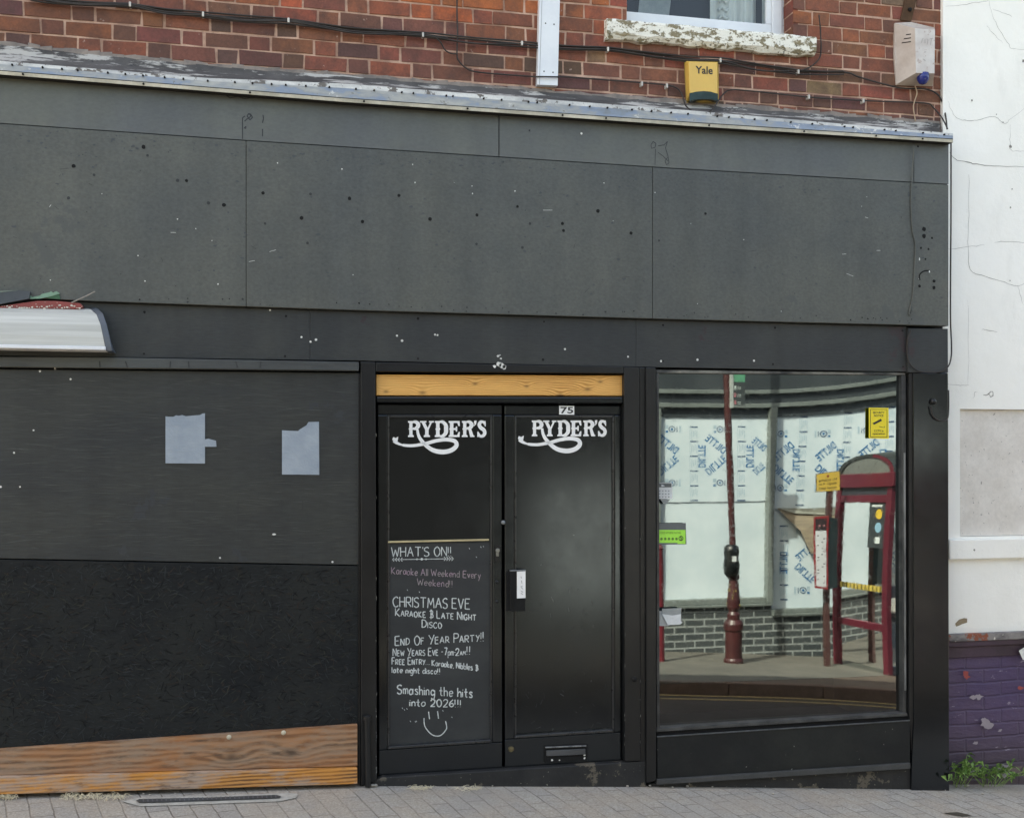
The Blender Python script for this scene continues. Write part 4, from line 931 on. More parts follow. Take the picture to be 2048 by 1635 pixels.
f.face([(P(x, y, YN-.03)[0], YN-.0372, P(x, y, YN-.03)[2]) for x, y in ((2036, 1300), (2060, 1285), (2060, 1322), (2044, 1318))], 3)
f.build('wall', [m_rend, plain('dark hairline crack', rgb('#8f8b84'), .9), M('bare tan plaster', rgb('#a08d72'), rough=.9), m_white], nb)

# ------------------------------------------------------------------ things on the brick wall
m_cable = M('dusty black cable', rgb('#2a2624'), rgb('#3a332e'), ns=14, rough=.7, bump=.1)
m_clip = M('white cable clip', rgb('#d8d4cc'), rough=.5)
def cable(label, runs, clips=(), mat=m_cable, name='cable', r=.0042):
    f = MB()
    for pts, off in runs: f.tube([P(x, y, (YB-.016 if len(q_) < 1 else q_[0])-off) for (x, y, *q_) in pts], r*rnd.uniform(.85, 1.1), 7, 5)
    o = tag(f.build(name, mat, smooth=True), label, 'cable')
    for (x, y) in clips:
        g = MB(); c = P(x, y, YB-.03); g.box((c[0]-.005, YB-.034, c[2]-.011), (c[0]+.005, YB-.002, c[2]+.012)); g.build('cable_clip', m_clip, o, bevel=.002)
    return o
main = [(60, -6), (92, 0), (260, 11), (405, 30), (575, 42), (700, 58), (845, 70), (1045, 88), (1216, 98), (1380, 118), (1441, 121), (1560, 138), (1600, 144), (1690, 145), (1720, 155), (1800, 176), (1850, 178), (1878, 192), (1890, 226), (1894, 258, -.03)]
f_main = L([(p[0], p[1]) for p in main]); CLX = [60, 260, 406, 577, 846, 1044, 1216, 1441, 1597, 1720]
def strand(dy, sag, seed, x1=1700):
    q = random.Random(seed); out = []; am = [q.uniform(.3, 1)*sag for _ in CLX]
    x = 60.
    while x < x1:
        i_ = max(k for k, c in enumerate(CLX) if c <= x); b_ = CLX[i_+1] if i_+1 < len(CLX) else 1880; u = (x-CLX[i_])/(b_-CLX[i_])
        out.append((x, f_main(x)+dy*(1+.3*math.sin(x*.013+seed))+am[i_]*math.sin(math.pi*u)**2)); x += 22
    return out
cable('bundle of black cables sagging across the brick from upper left', [(main, 0), (strand(4.5, 3, 1), .008), (strand(-4.2, 2, 2), .006), (strand(1., 9, 3, 1590), .012), (strand(-1.5, 6, 5, 900), .010)], [(260, 9), (406, 29), (577, 41), (846, 70), (1044, 87), (1216, 99), (1441, 121), (1597, 144)])
low = [(914, -10), (914, 30), (915, 70), (914, 110), (918, 122), (932, 136), (960, 145), (1060, 153), (1077, 153.5, YB-.04), (1116, 154, YB-.04), (1130, 154), (1250, 163), (1330, 170), (1356, 178), (1366, 195, .08), (1372, 212, .03), (1388, 224, .0), (1404, 227, .0), (1422, 221, .0), (1436, 203, .05), (1448, 187), (1462, 180), (1500, 182), (1625, 195), (1740, 202), (1848, 206), (1866, 215), (1884, 236, .02), (1895, 258, -.05)]
cable('single black cable dropping from the top and looping under the yellow alarm box', [(low, .004)], [(1284, 168), (1334, 172), (1618, 194), (1727, 202)], r=.004)
cable('short black cable joining the bundle to the dropping cable', [([(872, 76), (882, 86), (890, 100), (902, 107), (913, 108)], .012)], r=.0035)
cable('thin black cable hanging from the wall right of the window sill', [([(1638, 30), (1641, 60), (1642, 100), (1638, 118), (1622, 133), (1602, 142)], .01)], r=.0038)
cable('short cream cable under the white alarm box', [([(1830, 172), (1834, 186), (1830, 200), (1827, 212), (1828, 226), (1831, 242)], .008)], mat=M('cream cable', rgb('#b59a80')), r=.004)
cable('black cable running down the corner and across the top of the pilaster', [([(1902, 284, .02), (1902, 420, .03), (1901, 560, .03), (1901, 640, .03), (1903, 690, .03), (1902, 715, .02), (1896, 733, -.012), (1880, 743, -.02), (1858, 744, -.02), (1838, 742, -.02), (1822, 730, -.02), (1815, 712, -.012), (1814, 690, -.012), (1816, 674, -.02), (1822, 660, -.02)], .004)], r=.0042)
cable('painted over cable down the right end of the fascia', [([(1828, 290, -.03), (1825, 340, -.034), (1822, 400, -.034), (1825, 460, -.034), (1831, 490, -.034), (1829, 540, -.034), (1826, 590, -.034), (1818, 626, -.034), (1822, 628, -.034), (1826, 618, -.034)], .001)], mat=m_fascia, r=.004)
cable('black cable curling from the round gland to the wall corner', [([(1862, 812, -.022), (1864, 825, -.022), (1870, 836, -.02), (1882, 841, -.02), (1894, 838, -.012), (1897, 820, .01), (1897, 780, .03)], .003)], r=.004)
f = MB(); f.lathe(P(1865, 803, -.014), [(.016, 0), (.017, .012), (.013, .02), (.004, .024)], 16, 0, 'y'); tag(f.build('cable_gland', m_frame, smooth=True), 'round black cable gland on the glossy right pilaster', 'cable fitting')
f = MB(); f.prism([(1080, -60), (1120, -60), (1120, 0), (1115.5, 171.5), (1074.5, 169.5), (1079, 0)], YB-.035, YB+.0); f.prism([(1083.5, -60), (1084.5, -60), (1084.5, 0), (1079.5, 169.5), (1078.5, 169.5), (1083.5, 0)], YB-.0366, YB-.0345, 1)
for x, y in ((1091, 47), (1108, 49), (1088, 143), (1106, 145)): f.lathe(P(x, y, YB-.035), [(.004, 0), (.004, .002)], 8, 2, 'y')
tag(f.build('cable_trunking', [m_upvc, plain('trunking seam', rgb('#a7aaab')), m_scuff], bevel=.002), 'upright white plastic trunking strip on the brick wall', 'trunking')
# yellow bell box
yb_ = thing('alarm_box', 'yellow alarm bell box with dark lens under the window sill', 'alarm box', P(1404, 205, YB-.02))
m_yel = M('yellow alarm plastic', rgb('#e2b95c'), rgb('#d8ae58'), ns=3, rough=.4, bump=.05, fine=.06)
f = MB(); f.prism([(1369, 122), (1437, 125), (1437.5, 208), (1373, 206.5)], YB-.01, YB+.006); f.build('back_plate', M('dull yellow back plate', rgb('#ad8f55')), yb_, bevel=.003)
A = [P(x, y, YB-.012) for x, y in ((1369, 122), (1437, 124), (1437.5, 204), (1373, 203))]; B = [P(x, y, YB-.065) for x, y in ((1377.5, 123.5), (1434, 125), (1435, 188), (1379, 186))]
f = MB(); f.mesh(A+B, [(4, 5, 6, 7)[::-1], (0, 1, 5, 4)[::-1], (1, 2, 6, 5)[::-1], (2, 3, 7, 6)[::-1], (3, 0, 4, 7)[::-1]]); f.build('cover', m_yel, yb_, bevel=.004)
f = MB(); c0 = [(1379, 187), (1393, 183.5), (1407, 182.5), (1421, 183.5), (1436, 188)]; T = [P(x, y, YB-.068) for x, y in c0]; B2 = [P(x, y+16-abs(x-1407)*.06, YB-.062) for x, y in c0]; K = [P(x, y+19.5, YB-.012) for x, y in c0]; T2 = [P(x, y-1, YB-.05) for x, y in c0]
for i in range(4): f.face([B2[i], B2[i+1], T[i+1], T[i]]); f.face([K[i], K[i+1], B2[i+1], B2[i]]); f.face([T[i], T[i+1], T2[i+1], T2[i]])
f.face([T[0], K[0], B2[0]]); f.face([T[4], B2[4], K[4]])
f.build('lens', M('dark teal lens', rgb('#2f4447'), rgb('#3d5558'), rough=.2, bump=.04), yb_)
f = MB(); print_px(f, 'Yale', 1391, (147.2, 149), 1425.5, (132, 133.5), YB-.0662, 0, .018); f.build('lettering', plain('black print', (.012, .012, .012)), yb_)
# white bell box
wb_ = thing('alarm_box', 'old white alarm box with blue lamp at the brick corner', 'alarm box', P(1830, 172, YB-.02))
m_old = M('aged cream plastic', rgb('#c4b9b0'), rgb('#b4a69c'), ns=8, rough=.55, bump=.15, fine=.12); m_oldf = M('flaking white face', rgb('#d4cfca'), rgb('#c7bfba'), ns=12, rough=.6, bump=.4, bs=30, fine=.15, patches=rgb('#b0a098'), pa_s=30, pa_t=.6)
f = MB(); yA, yF = YB-.012, YB-.11
A = [P(x, y, yA) for x, y in ((1790, 46), (1822, 44), (1869, 55), (1866, 172), (1793, 170), (1789, 110))]
f.mesh(A+[(p[0], YB+.004, p[2]) for p in A], [tuple(range(6))[::-1], tuple(range(6, 12))]+[(i, (i+1) % 6, 6+(i+1) % 6, 6+i) for i in range(6)])
f.build('back_plate', m_old, wb_, bevel=.003)
a0, a1, a2, a3 = P(1790, 47, yA), P(1868, 56, yA), P(1865, 171, yA), P(1793, 169, yA)
b0, b1, b2, b3 = P(1830, 57, yF), P(1870, 60, yF), P(1869, 147, yF), P(1832, 146, yF)
f = MB(); f.face([b3, b2, b1, b0], 1); f.face([a3, b3, b0, a0]); f.face([b0, b1, a1, a0]); f.face([b1, b2, a2, a1]); f.face([a3, a2, b2, b3])
cover_mesh = f
f = MB()
for k, y in enumerate((70, 77.5, 85)):
    def T(x, yy): 
        u = (x-1792)/(1830-1792); return Vector(P(x, yy, yA+(yF-yA)*u-.0015))
    p = [T(1801, y+.5), T(1822, y-2.5), T(1822, y-.5), T(1801, y+2.5)]; f.face(p[::-1])
f.build('slot', m_hole_shade, wb_)
f = MB(); cc = P(1846, 156, YB-.085); f.lathe((cc[0], cc[1], cc[2]), [(.005, -.036), (.02, -.03), (.031, -.012), (.033, .006), (.032, .024)][::1], 18); f.build('lamp', M('blue lamp dome', rgb('#27337f'), rgb('#1d2866'), rough=.15, bump=0), wb_, smooth=True)
f = cover_mesh
for q in ([(1843, 86), (1845, 78), (1847, 77)], [(1850, 78), (1850, 87)], [(1853, 78), (1856, 80), (1854, 90)], [(1860, 78), (1866, 77)], [(1863, 78), (1861, 90)], [(1848, 105), (1852, 104)], [(1846, 118), (1851, 122)]): f.ribbon([(P(x, y, yF-.002)[0], P(x, y, yF-.002)[2]) for x, y in q], .003, yF-.0022, 2)
f.build('cover', [m_old, m_oldf, plain('faded grey print', rgb('#a59d9a'))], wb_)
f = MB(); f.prism([(1812, -20), (1840, -20), (1832, 6), (1823, 43), (1801, 40), (1808, 10)], YB-.012, YB-.002); f.lathe(P(1819, 20, YB-.012), [(.012, 0), (.01, .012), (.004, .014)], 10, 1, 'y')
tag(f.build('metal_strap', [M('rusty brown strap', rgb('#664c3a'), rgb('#4d3a2d'), rough=.85, spec=.15), m_hole_shade], bevel=.002), 'rusty brown strap slanting above the white alarm box', 'strap')

# ------------------------------------------------------------------ wall light at the left edge
wl = thing('wall_light', 'long wall light with white diffuser at the left edge of the fascia', 'wall light', P(60, 690, -.05))
m_diff = M('milky grooved diffuser', rgb('#c9c9c2'), rgb('#b5b5ae'), ns=7, st=(.15, 1, 5), rough=.35, bump=.5, bs=30, bst=(.05, 1, 3), fine=.18)
pr = [(.0, 616, 178), (-.045, 618, 182), (-.08, 628, 193), (-.105, 648, 201), (-.12, 672, 206), (-.125, 691, 210)]      # depth, row, right end
f = MB(); zrow = [P(150, y, yy)[2] for yy, y, x in pr]; tops = []
XA = P(-420, 650, 0)[0]
for (yy, y, x), zz in zip(pr, zrow): tops.append((P(x, y, yy)[0], yy, zz))
for i in range(len(pr)-1):
    f.face([(XA, pr[i+1][0], zrow[i+1]), tops[i+1], tops[i], (XA, pr[i][0], zrow[i])])
f.build('diffuser', m_diff, wl, smooth=True)
f = MB(); a, b = tops[-1], (tops[-1][0], 0, zrow[-1]-.02); f.box((XA, -.132, zrow[-1]-.018), (tops[-1][0]+.004, -.0, zrow[-1]-.001)); f.build('rim', m_upvc, wl, bevel=.003)
f = MB(); n = len(pr)
pts = [(t[0], t[1], t[2]) for t in tops]+[(tops[-1][0]+.004, -.125, zrow[-1]-.022), (tops[-1][0]+.004, .0, zrow[-1]-.022)]
o_ = [(p[0]+.030, p[1]-.006 if i < n+1 else p[1], p[2]+(.006 if i < 3 else 0)) for i, p in enumerate(pts)]
m_ = len(pts); f.mesh(pts+o_, [tuple(range(m_)), tuple(range(m_, 2*m_))[::-1]]+[(i, m_+i, m_+(i+1) % m_, (i+1) % m_) for i in range(m_)])
f.build('end_cap', M('blue grey end cap', rgb('#414a54'), rgb('#4d5560'), rough=.35, bump=.05), wl, bevel=.004)
f = MB(); topz = [(-400, 640), (0, 612), (40, 606), (75, 601.5), (110, 601.5), (160, 606), (166, 612), (160, 618), (60, 616), (0, 616), (-400, 646)]
f.prism(topz, -.052, -.002); f.build('red_casing', M('chipped red paint', rgb('#9b4a43'), rgb('#88403c'), ns=10, rough=.6, bump=.3, specks=rgb('#d8d2c4'), sp_s=42, sp_t=.75), wl, bevel=.003)
f = MB()
for (x, y) in [(x, 612+rnd.uniform(-3, 5)) for x in range(4, 168, 5)]+[(72, 608), (114, 605), (90, 604)]: f.disc(P(x, y, -.0535-.0002*(x % 5)), rnd.uniform(.001, .005), 0, 7, 1.3, .4)
f.build('paint_flake', M('white flake', rgb('#ddd8ca')), wl)
tag((lambda f: (f.prism([(58, 598), (57, 592), (62, 591), (64, 594), (80, 591), (83, 588), (100, 584), (102, 582), (106, 585), (113, 582), (120, 587), (100, 593), (80, 597)], -.038, -.034), f.prism([(86, 594), (118, 588.5), (121, 598), (100, 597)], -.0355, -.0325, 1), f)[-1])(MB()).build('torn_tape', [M('pale green tape', rgb('#7fa58d')), M('green tape back', rgb('#3c6b4c'))]), 'torn green tape stuck above the wall light', 'tape')
f = MB(); f.prism([(-300, 570), (0, 584), (38, 580.5), (60, 583), (58, 597), (20, 604), (0, 608), (-300, 640)], -.06, -.034); f.prism([(-300, 562), (0, 581.5), (38, 580), (0, 584.5), (-300, 573)], -.0612, -.0602, 1)
tag(f.build('loose_flap', [M('blue grey flap', rgb('#4d5359'), rgb('#3f464b')), M('greenish edge', rgb('#7f8d80'))]), 'loose grey flap of covering peeling over the wall light', 'flap')
f = MB(); f.tube([P(143, 605, -.058), P(168, 594, -.062), P(190, 583, -.066)], .003, 6, 1); tag(f.build('wood_splinter', M('grey splinter', rgb('#9a938b'))), 'thin splinter sticking up beside the wall light', 'splinter')

# ------------------------------------------------------------------ paper and stickers
def papermat():
    k = N('blue grey damp paper'); k.set(Base_Color=k.mix(k.ramp(k.noise(9, det=4), [(.35, 0.), (.65, 1.)]), rgb('#8b97a2'), rgb('#9aa4ad')), Roughness=.85)
    h = k.noise(13, k.map((1.2, 1, 1.6), (0, .3, 0)), det=3, dist=2.2); k.bump(h, .22, .01); return k.m
m_paper = papermat()
def paper(pp, label, mat, y=.001):
    f = MB(); f.prism(pp, y-.0025, y); return tag(f.build('paper_sheet', mat), label, 'paper', 'torn paper sheets on the black boarding')
paper([(331, 832), (336, 833), (347, 833), (352, 830), (358, 831), (364, 829.5), (372, 832), (386, 830.5), (400, 829.5), (405, 826.5), (410, 826), (410, 878), (417, 877), (432, 881), (433, 893), (410, 893), (410, 926.5), (331, 926)], 'torn grey paper with a tape tab on its right edge', m_paper)
paper([(564, 860), (580, 861), (596, 861.5), (600, 858), (613, 850), (617, 843.5), (638, 843), (638.5, 949), (564, 948.5)], 'grey paper torn away at its upper left corner', m_paper)
def sticker(name, label, cat, pp, mats, fn):
    f = MB(); f.prism(pp, YP-.024, YP-.021); fn(f); return tag(f.build(name, mats), label, cat)
YS = YP-.0245
m_ink = plain('black sticker ink', (.02, .02, .02)); m_sy = M('yellow sticker', rgb('#f5df3c'), rgb('#efd836'), rough=.35, bump=0)
def cctv(f):
    for (a, b, c, d) in ((1740.5, 818, 1774.5, 819), (1740.5, 873, 1774.5, 874), (1740.5, 818, 1741.5, 874), (1773.5, 818, 1774.5, 874)): f.face([P(x, y, YS) for x, y in ((a, b), (a, d), (c, d), (c, b))], 1)
    print_px(f, 'SECURITY', 1746, 827, 1769, 822.5, YS, 1, .02); print_px(f, 'NOTICE', 1748, 833, 1767, 828.5, YS, 1, .02)
    f.face([P(x, y, YS) for x, y in ((1745, 846), (1748, 849), (1764, 841), (1762, 837))][::-1], 1); f.face([P(x, y, YS) for x, y in ((1758, 852), (1768, 854), (1770, 851), (1769, 855), (1758, 853))], 1)
    print_px(f, 'CCTV in', 1748, 863.5, 1767, 859, YS, 1, .02); print_px(f, 'operation', 1745, 870, 1770, 865, YS, 1, .02)
sticker('window_sticker', 'yellow security camera notice inside top right of the shop window', 'sticker', [(1738, 815), (1777, 815.5), (1777.5, 877), (1738, 876)], [m_sy, m_ink], cctv)
m_sw = M('white sticker', rgb('#dfe3e4'), rough=.4, bump=0); m_sg = M('green sticker', rgb('#a6ee55'), rgb('#9de64e'), rough=.4, bump=0); m_sgr = M('grey sticker band', rgb('#5f6668'), rough=.4, bump=0)
def hyg(f):
    q = lambda a, b, c, d, mi, dy=0: f.face([P(x, y, YS-dy) for x, y in ((a, b), (a, d), (c, d), (c, b))], mi)
    q(1317, 1059, 1371, 1085, 1); q(1355, 1083, 1371, 1087, 1, .0002)
    for i in range(5): f.disc(P(1323+i*7.5, 1077, YS-.0006), .007, 2, 12)
    f.disc(P(1362, 1076, YS-.0006), .013, 3, 16); f.disc(P(1362, 1076, YS-.0009), .0095, 1, 16); print_px(f, '5', 1360, 1079.5, 1364.5, 1072, YS-.0013, 3, .02)
    print_px(f, 'FOOD HYGIENE RATING', 1320, 1067, 1362, 1062.5, YS-.0006, 2)
sticker('window_sticker', 'green food hygiene rating sticker at the left edge of the shop window', 'sticker', [(1316.5, 1046), (1371.5, 1045.5), (1373, 1088), (1317, 1088.5)], [m_sgr, m_sg, plain('olive ink', rgb('#5f8a35')), m_ink], hyg)
def wst(f):
    f.face([P(x, y, YS) for x, y in ((1314.5, 966), (1314.5, 974), (1343, 974), (1343, 966))], 1); f.face([P(x, y, YS-.0004) for x, y in ((1323, 968), (1323, 973), (1330, 971))], 0)
    for r_ in range(3):
        for c in range(4): f.face([P(x, y, YS-.0002) for x, y in ((1318+c*6, 980+r_*6), (1318+c*6, 982.5+r_*6), (1321+c*6, 982.5+r_*6), (1321+c*6, 980+r_*6))], 2)
    f.face([P(x, y, YS-.0002) for x, y in ((1320, 997.5), (1329, 1009), (1341, 998))], 3)
sticker('window_sticker', 'small white opening hours sticker with grey header in the shop window', 'sticker', [(1314, 965), (1344, 965), (1345, 997), (1314, 997)], [m_sw, m_sgr, plain('grey print', rgb('#8f9496')), plain('grey arrow', rgb('#8d9290'))], wst)
f = MB(); f.prism([(1318, 1221), (1352, 1221), (1362, 1224), (1363, 1245), (1340, 1249), (1336, 1251), (1318, 1251)], YP-.024, YP-.021, 1)
f.face([P(x, y, YP-.036) for x, y in ((1324, 1227), (1336, 1249), (1360, 1248), (1365, 1244), (1361, 1241), (1362, 1227), (1345, 1230))][::1]); f.face([P(x, y, YP-.03) for x, y in ((1324, 1216.5), (1324, 1227), (1345, 1230), (1362, 1226), (1363, 1215))], 2)
tag(f.build('paper_card', [m_sw, plain('grey paper back', rgb('#b4b8b9')), plain('shaded card', rgb('#9ba09f'))]), 'curled white card stuck low in the left of the shop window', 'card')

# ------------------------------------------------------------------ at the foot of the wall
def gp(px, py):
    """ground point under pixel"""
    t0, t1 = 0, 1
    a = (px-CX)/F; b = (CY-py)/F; dx = math.sin(PHI)+a*math.cos(PHI); dy = math.cos(PHI)-a*math.sin(PHI); t = 3.
    for _ in range(30): t = (G(t*dx, t*dy-D)-EZ)/b if b < 0 else t
    return (t*dx, t*dy-D, EZ+t*b)
f = MB()
def gq(pp, dz, mi): f.face([(p[0], p[1], G(p[0], p[1])+dz) for p in (gp(x, y) for x, y in pp)][::-1], mi)
gq([(244, 1603), (275, 1596), (420, 1592), (570, 1586), (596, 1588), (592, 1596), (560, 1603), (400, 1609), (280, 1613), (262, 1608)], .004, 0)
sl = [(272, 1603), (279, 1600), (420, 1597), (552, 1591.5), (562, 1594), (560, 1598), (420, 1603), (290, 1607.5), (278, 1607)]
gq(sl, .008, 1)
for i in range(30):
    u = i/29; x = 285+265*u; ya = 1600.5-8*u*1.0; gq([(x, ya), (x+3, ya-.1), (x+3.4, ya+5.6), (x+.4, ya+5.8)], .0095, 2)
tag(f.build('drain_channel', [M('pale cement', rgb('#bdbab0'), rgb('#a5a299'), ns=20, rough=.9, bump=.5, fine=.2), M('grey drain slot', rgb('#43484b'), rough=.6), M('drain bar', rgb('#62676a'), rough=.6)]), 'slotted drain channel set in pale cement in the pavement', 'drain')
f = MB(); gq([(1885, 1626), (1915, 1624), (1945, 1631), (1925, 1633)], .004, 0); tag(f.build('stop_tap_cover', M('dark iron cover', rgb('#4a4338'))), 'small dark iron cover in the paving below the purple base', 'cover')
m_straw = M('dry straw', rgb('#e0d6bd'), rgb('#c9bd9c'), rough=.9)
def straw(x0, x1, yc, n, label, hgt=.02):
    f = MB()
    for _ in range(n):
        p = Vector(gp(rnd.uniform(x0, x1), yc+rnd.gauss(0, 2.4))); an = rnd.uniform(0, 6.28); ln = rnd.uniform(.012, .04)
        q = p+Vector((math.cos(an)*ln, math.sin(an)*ln*.5, rnd.uniform(.0, hgt)*.6)); mid = (p+q)/2+Vector((0, 0, rnd.uniform(.003, hgt))); f.tube([p+Vector((0, 0, .003)), mid, q+Vector((0, 0, .003))], rnd.uniform(.0005, .0012), 4, 3)
    return tag(f.build('dry_straw', m_straw), label, 'straw')
straw(-20, 32, 1597, 80, 'dry straw against the plank at the far left of the pavement')
straw(128, 252, 1596, 150, 'long line of dry straw below the orange plank')
straw(820, 862, 1577, 60, 'dry straw tuft under the left door', .012)
straw(914, 956, 1577, 50, 'dry straw tuft under the middle of the double door', .012)
f = MB()
def pebble(x, y, r):
    p = gp(x, y); f.lathe((p[0], p[1], p[2]), [(r*.7, 0), (r, r*.4), (r*.5, r*.8)], 7)
for (x, y, r) in ((748, 1555, .010), (751, 1563, .012), (745, 1568, .012), (575, 1582, .007), (1345, 1574, .007), (1375, 1572, .009), (1425, 1573, .006), (1535, 1571, .013), (1546, 1587, .009), (1645, 1577, .007), (1935, 1572, .014), (1965, 1587, .009), (1255, 1572, .008), (1300, 1571, .008), (985, 1545, .005), (1995, 1578, .006), (300, 1589, .006), (287, 1587, .006), (640, 1600, .004), (350, 1586, .005)): pebble(x, max(y, 1571 if 730 < x else 1585), r)
for _ in range(190): pebble(rnd.uniform(0, 2048), rnd.uniform(1583, 1633) if rnd.random() < .5 else 1579+abs(rnd.gauss(0, 4))+(10 if _ < 20 else 0), rnd.uniform(.0015, .004))
o = f.build('litter', M('pale grit', rgb('#b9b2a6'), rgb('#8f887d'), ns=30)); o['kind'] = 'stuff'; tag(o, 'pale grit and bits scattered along the foot of the wall', 'litter')
m_leaf = M('weed leaf', rgb('#5d7f3c'), rgb('#46682f'), ns=30, rough=.6, bump=.1); m_leaf2 = M('young weed leaf', rgb('#87a55a'), rgb('#6d9145'), ns=30, rough=.6)
def weed(px, label, n, spread, h):
    base = Vector(gp(px, 1577)); base.y = .055; base.z = G(base.x, 0); t = thing('weed', label, 'plant', base)
    f = MB(); s_ = MB()
    for i in range(n):
        an = rnd.uniform(-1.35, 1.35); ht = rnd.uniform(.45, 1)*h*math.cos(an*.55); bx = rnd.uniform(-spread, spread)
        p0 = base+Vector((bx*.5, rnd.uniform(-.02, .03), 0)); tip = p0+Vector((bx+math.sin(an)*h*.42, rnd.uniform(-.1, .03), ht)); mid = (p0+tip)/2+Vector((0, -.01, h*.15))
        s_.tube([p0, mid, tip], .0013, 4, 3)
        for k in range(5):
            c = mid.lerp(tip, k/4.); d = Vector((rnd.uniform(-1, 1), rnd.uniform(-1, .3), rnd.uniform(-.1, .7))).normalized(); ln = rnd.uniform(.03, .06); wd = ln*.2
            u = d.cross(Vector((0, 1, .4))).normalized()*wd; e = c+d*ln-Vector((0, 0, ln*.25)); m1 = c+d*ln*.5+Vector((0, 0, .004))
            f.face([c, m1-u, m1, ], rnd.choice((0, 0, 1))); f.face([c, m1, m1+u], rnd.choice((0, 1))); f.face([m1-u, e, m1], 0); f.face([m1, e, m1+u], rnd.choice((0, 1)))
    f.build('foliage', [m_leaf, m_leaf2], t); s_.build('stem', m_leaf2, t)
weed(1930, 'bushy green weed at the corner of the black pilaster', 18, .06, .17)
weed(1995, 'spreading green weed under the purple brick base', 22, .11, .14)

# ------------------------------------------------------------------ across the street (seen in the mirror film)
YO = -6.2
os_ = thing('boarded_shop', 'shop across the street with printed boards behind its window, mirrored in the glass', 'shop', (6, YO-2, -.6))
m_gfr = M('grey window frame paint', rgb('#6f7674'), rgb('#656c6a'), rough=.5, bump=.1); m_dfas = M('dark slate fascia paint', rgb('#31373b'), rgb('#3a4044'), ns=2, rough=.5)
m_dbrick = bricktex('dark glazed brick', rgb('#353b3d'), rgb('#434849'), rgb('#8f9493'), bw=.235, rh=.078, ms=.011)
def RQ(pts, y): return [R(x, y_, y) for x, y_ in pts]
xa, xb = 2.2, 9.6
zbr = R(1440, 1213, YO)[2]; zbr2 = R(1640, 1228, YO)[2]; xm0, xm1 = R(1531, 1100, YO)[0], R(1543, 1100, YO)[0]
z825 = R(1500, 829, YO)[2]; zf1, zf2, zf3, zf4 = (R(1500, y, YO)[2] for y in (825, 816, 793, 785))
f = MB(); f.box((xa, YO-.3, -1.6), (xm1, YO+.01, zbr)); f.box((xm1+.002, YO-.3, -1.6), (xb, YO+.008, zbr2)); f.build('stall_riser', m_dbrick, os_)
f = MB()
z1195 = R(1440, 1196, YO)[2]; z1212 = R(1640, 1214, YO)[2]
f.box((xa, YO-.06, zbr+.001), (xm1, YO+.055, zbr+.03)); f.box((xa, YO-.06, zbr+.031), (xm0-.001, YO+.03, z1195))
f.box((xm1+.001, YO-.06, zbr2+.001), (xb, YO+.055, zbr2+.03)); f.box((xm1+.001, YO-.06, zbr2+.031), (xb, YO+.03, z1212))
f.box((xm0, YO-.06, zbr+.031), (xm1, YO+.06, zf2)); x_l = R(1320, 1000, YO)[0]; f.box((x_l-.10, YO-.06, z1195+.001), (x_l, YO+.04, zf2)); xr_ = R(1880, 1000, YO)[0]; f.box((xr_, YO-.06, z1212+.001), (xr_+.06, YO+.05, zf2))
f.box((xa, YO-.05, zf2+.001), (xb, YO+.05, zf2+.05)); f.box((xa, YO-.05, zf4-.02), (xb, YO+.07, zf4+.025))
f.build('window_frame', m_gfr, os_, bevel=.006)
f = MB(); f.box((xa, YO-.05, zf2+.052), (xb, YO+.03, zf4-.021)); f.box((xa, YO-.05, zf4+.026), (xb, YO+.06, zf4+.9)); f.box((xa, YO-.05, zf1-.05), (xm0-.001, YO+.0, zf2-.001)); f.box((xm1+.001, YO-.05, zf1-.05), (xr_-.001, YO+.0, zf2-.001)); f.build('fascia', m_dfas, os_)
zlb = R(1130, 955, YO)[2]
f = MB(); f.box((xa-3, YO-6, -1.6), (3.0, YO-.02, zf4)); f.box((3.001, YO-.5, -1.6), (x_l-.101, YO-.03, zbr)); f.box((3.001, YO-.5, zlb), (x_l-.101, YO-.03, zf4));  f.box((xa-3, YO-6, zf4+.9), (xb+3, YO-.02, 4.3)); f.box((xa-3, YO-6, zf4), (xb+3, YO-.06, zf4+.9)); f.box((xr_+.07, YO-6, -1.6), (xb+3, YO-.02, zf4)); f.box((x_l-.1, YO-6, -1.6), (xr_+.07, YO-.5, zf4))
f.build('wall', M('dark slate painted wall', rgb('#26292a'), rgb('#303332'), ns=2, rough=.8), os_)
m_board = M('foil faced insulation board', rgb('#c6d2d8'), rgb('#bac8cf'), ns=3, rough=.55, bump=.1, bs=12, fine=.06); m_blue = plain('blue print', rgb('#2f6f9f'), .6); m_pblue = plain('pale blue print', rgb('#a7bcc9'), .6); m_navy = plain('navy print', rgb('#3a5575'), .6)
YBd = YO-.03
f = MB(); f.box((3.0, YO-.09, zbr), (x_l-.1, YO-.06, zlb)); f.build('insulation_board', m_board, os_)
f = MB()
f.face([(x_l-.1, YBd, zbr), (xm0+.02, YBd, zbr), (xm0+.02, YBd, zf1+.1), (x_l-.1, YBd, zf1+.1)][::-1]); zs_ = R(1440, 1003, YO)[2]
f.box((x_l-.05, YBd+.001, zs_), (xm0, YBd+.012, zf1)); f.build('insulation_board', m_board, os_)
f = MB(); f.face([(xm0+.021, YBd-.002, zbr2), (xr_, YBd-.002, zbr2), (xr_, YBd-.002, zf1+.1), (xm0+.021, YBd-.002, zf1+.1)][::-1]); zs2 = R(1600, 1017, YO)[2]; f.box((xm1, YBd, zs2), (xr_, YBd+.010, zf1)); f.build('insulation_board', m_board, os_)
f = MB()
def word(cx, cy, ang, ln=47, ht=15, yb=YBd+.014):
    vv, ff, _ = font_mesh('DILTTE', .02); a = math.radians(ang); v = []
    for (u, q) in vv:
        dx, dy = (u-.5)*ln, -(q-.5)*ht; v.append(R(cx+dx*math.cos(a)-dy*math.sin(a), cy-(dx*math.sin(a)+dy*math.cos(a)), yb))
    f.mesh(v, ff, 0)
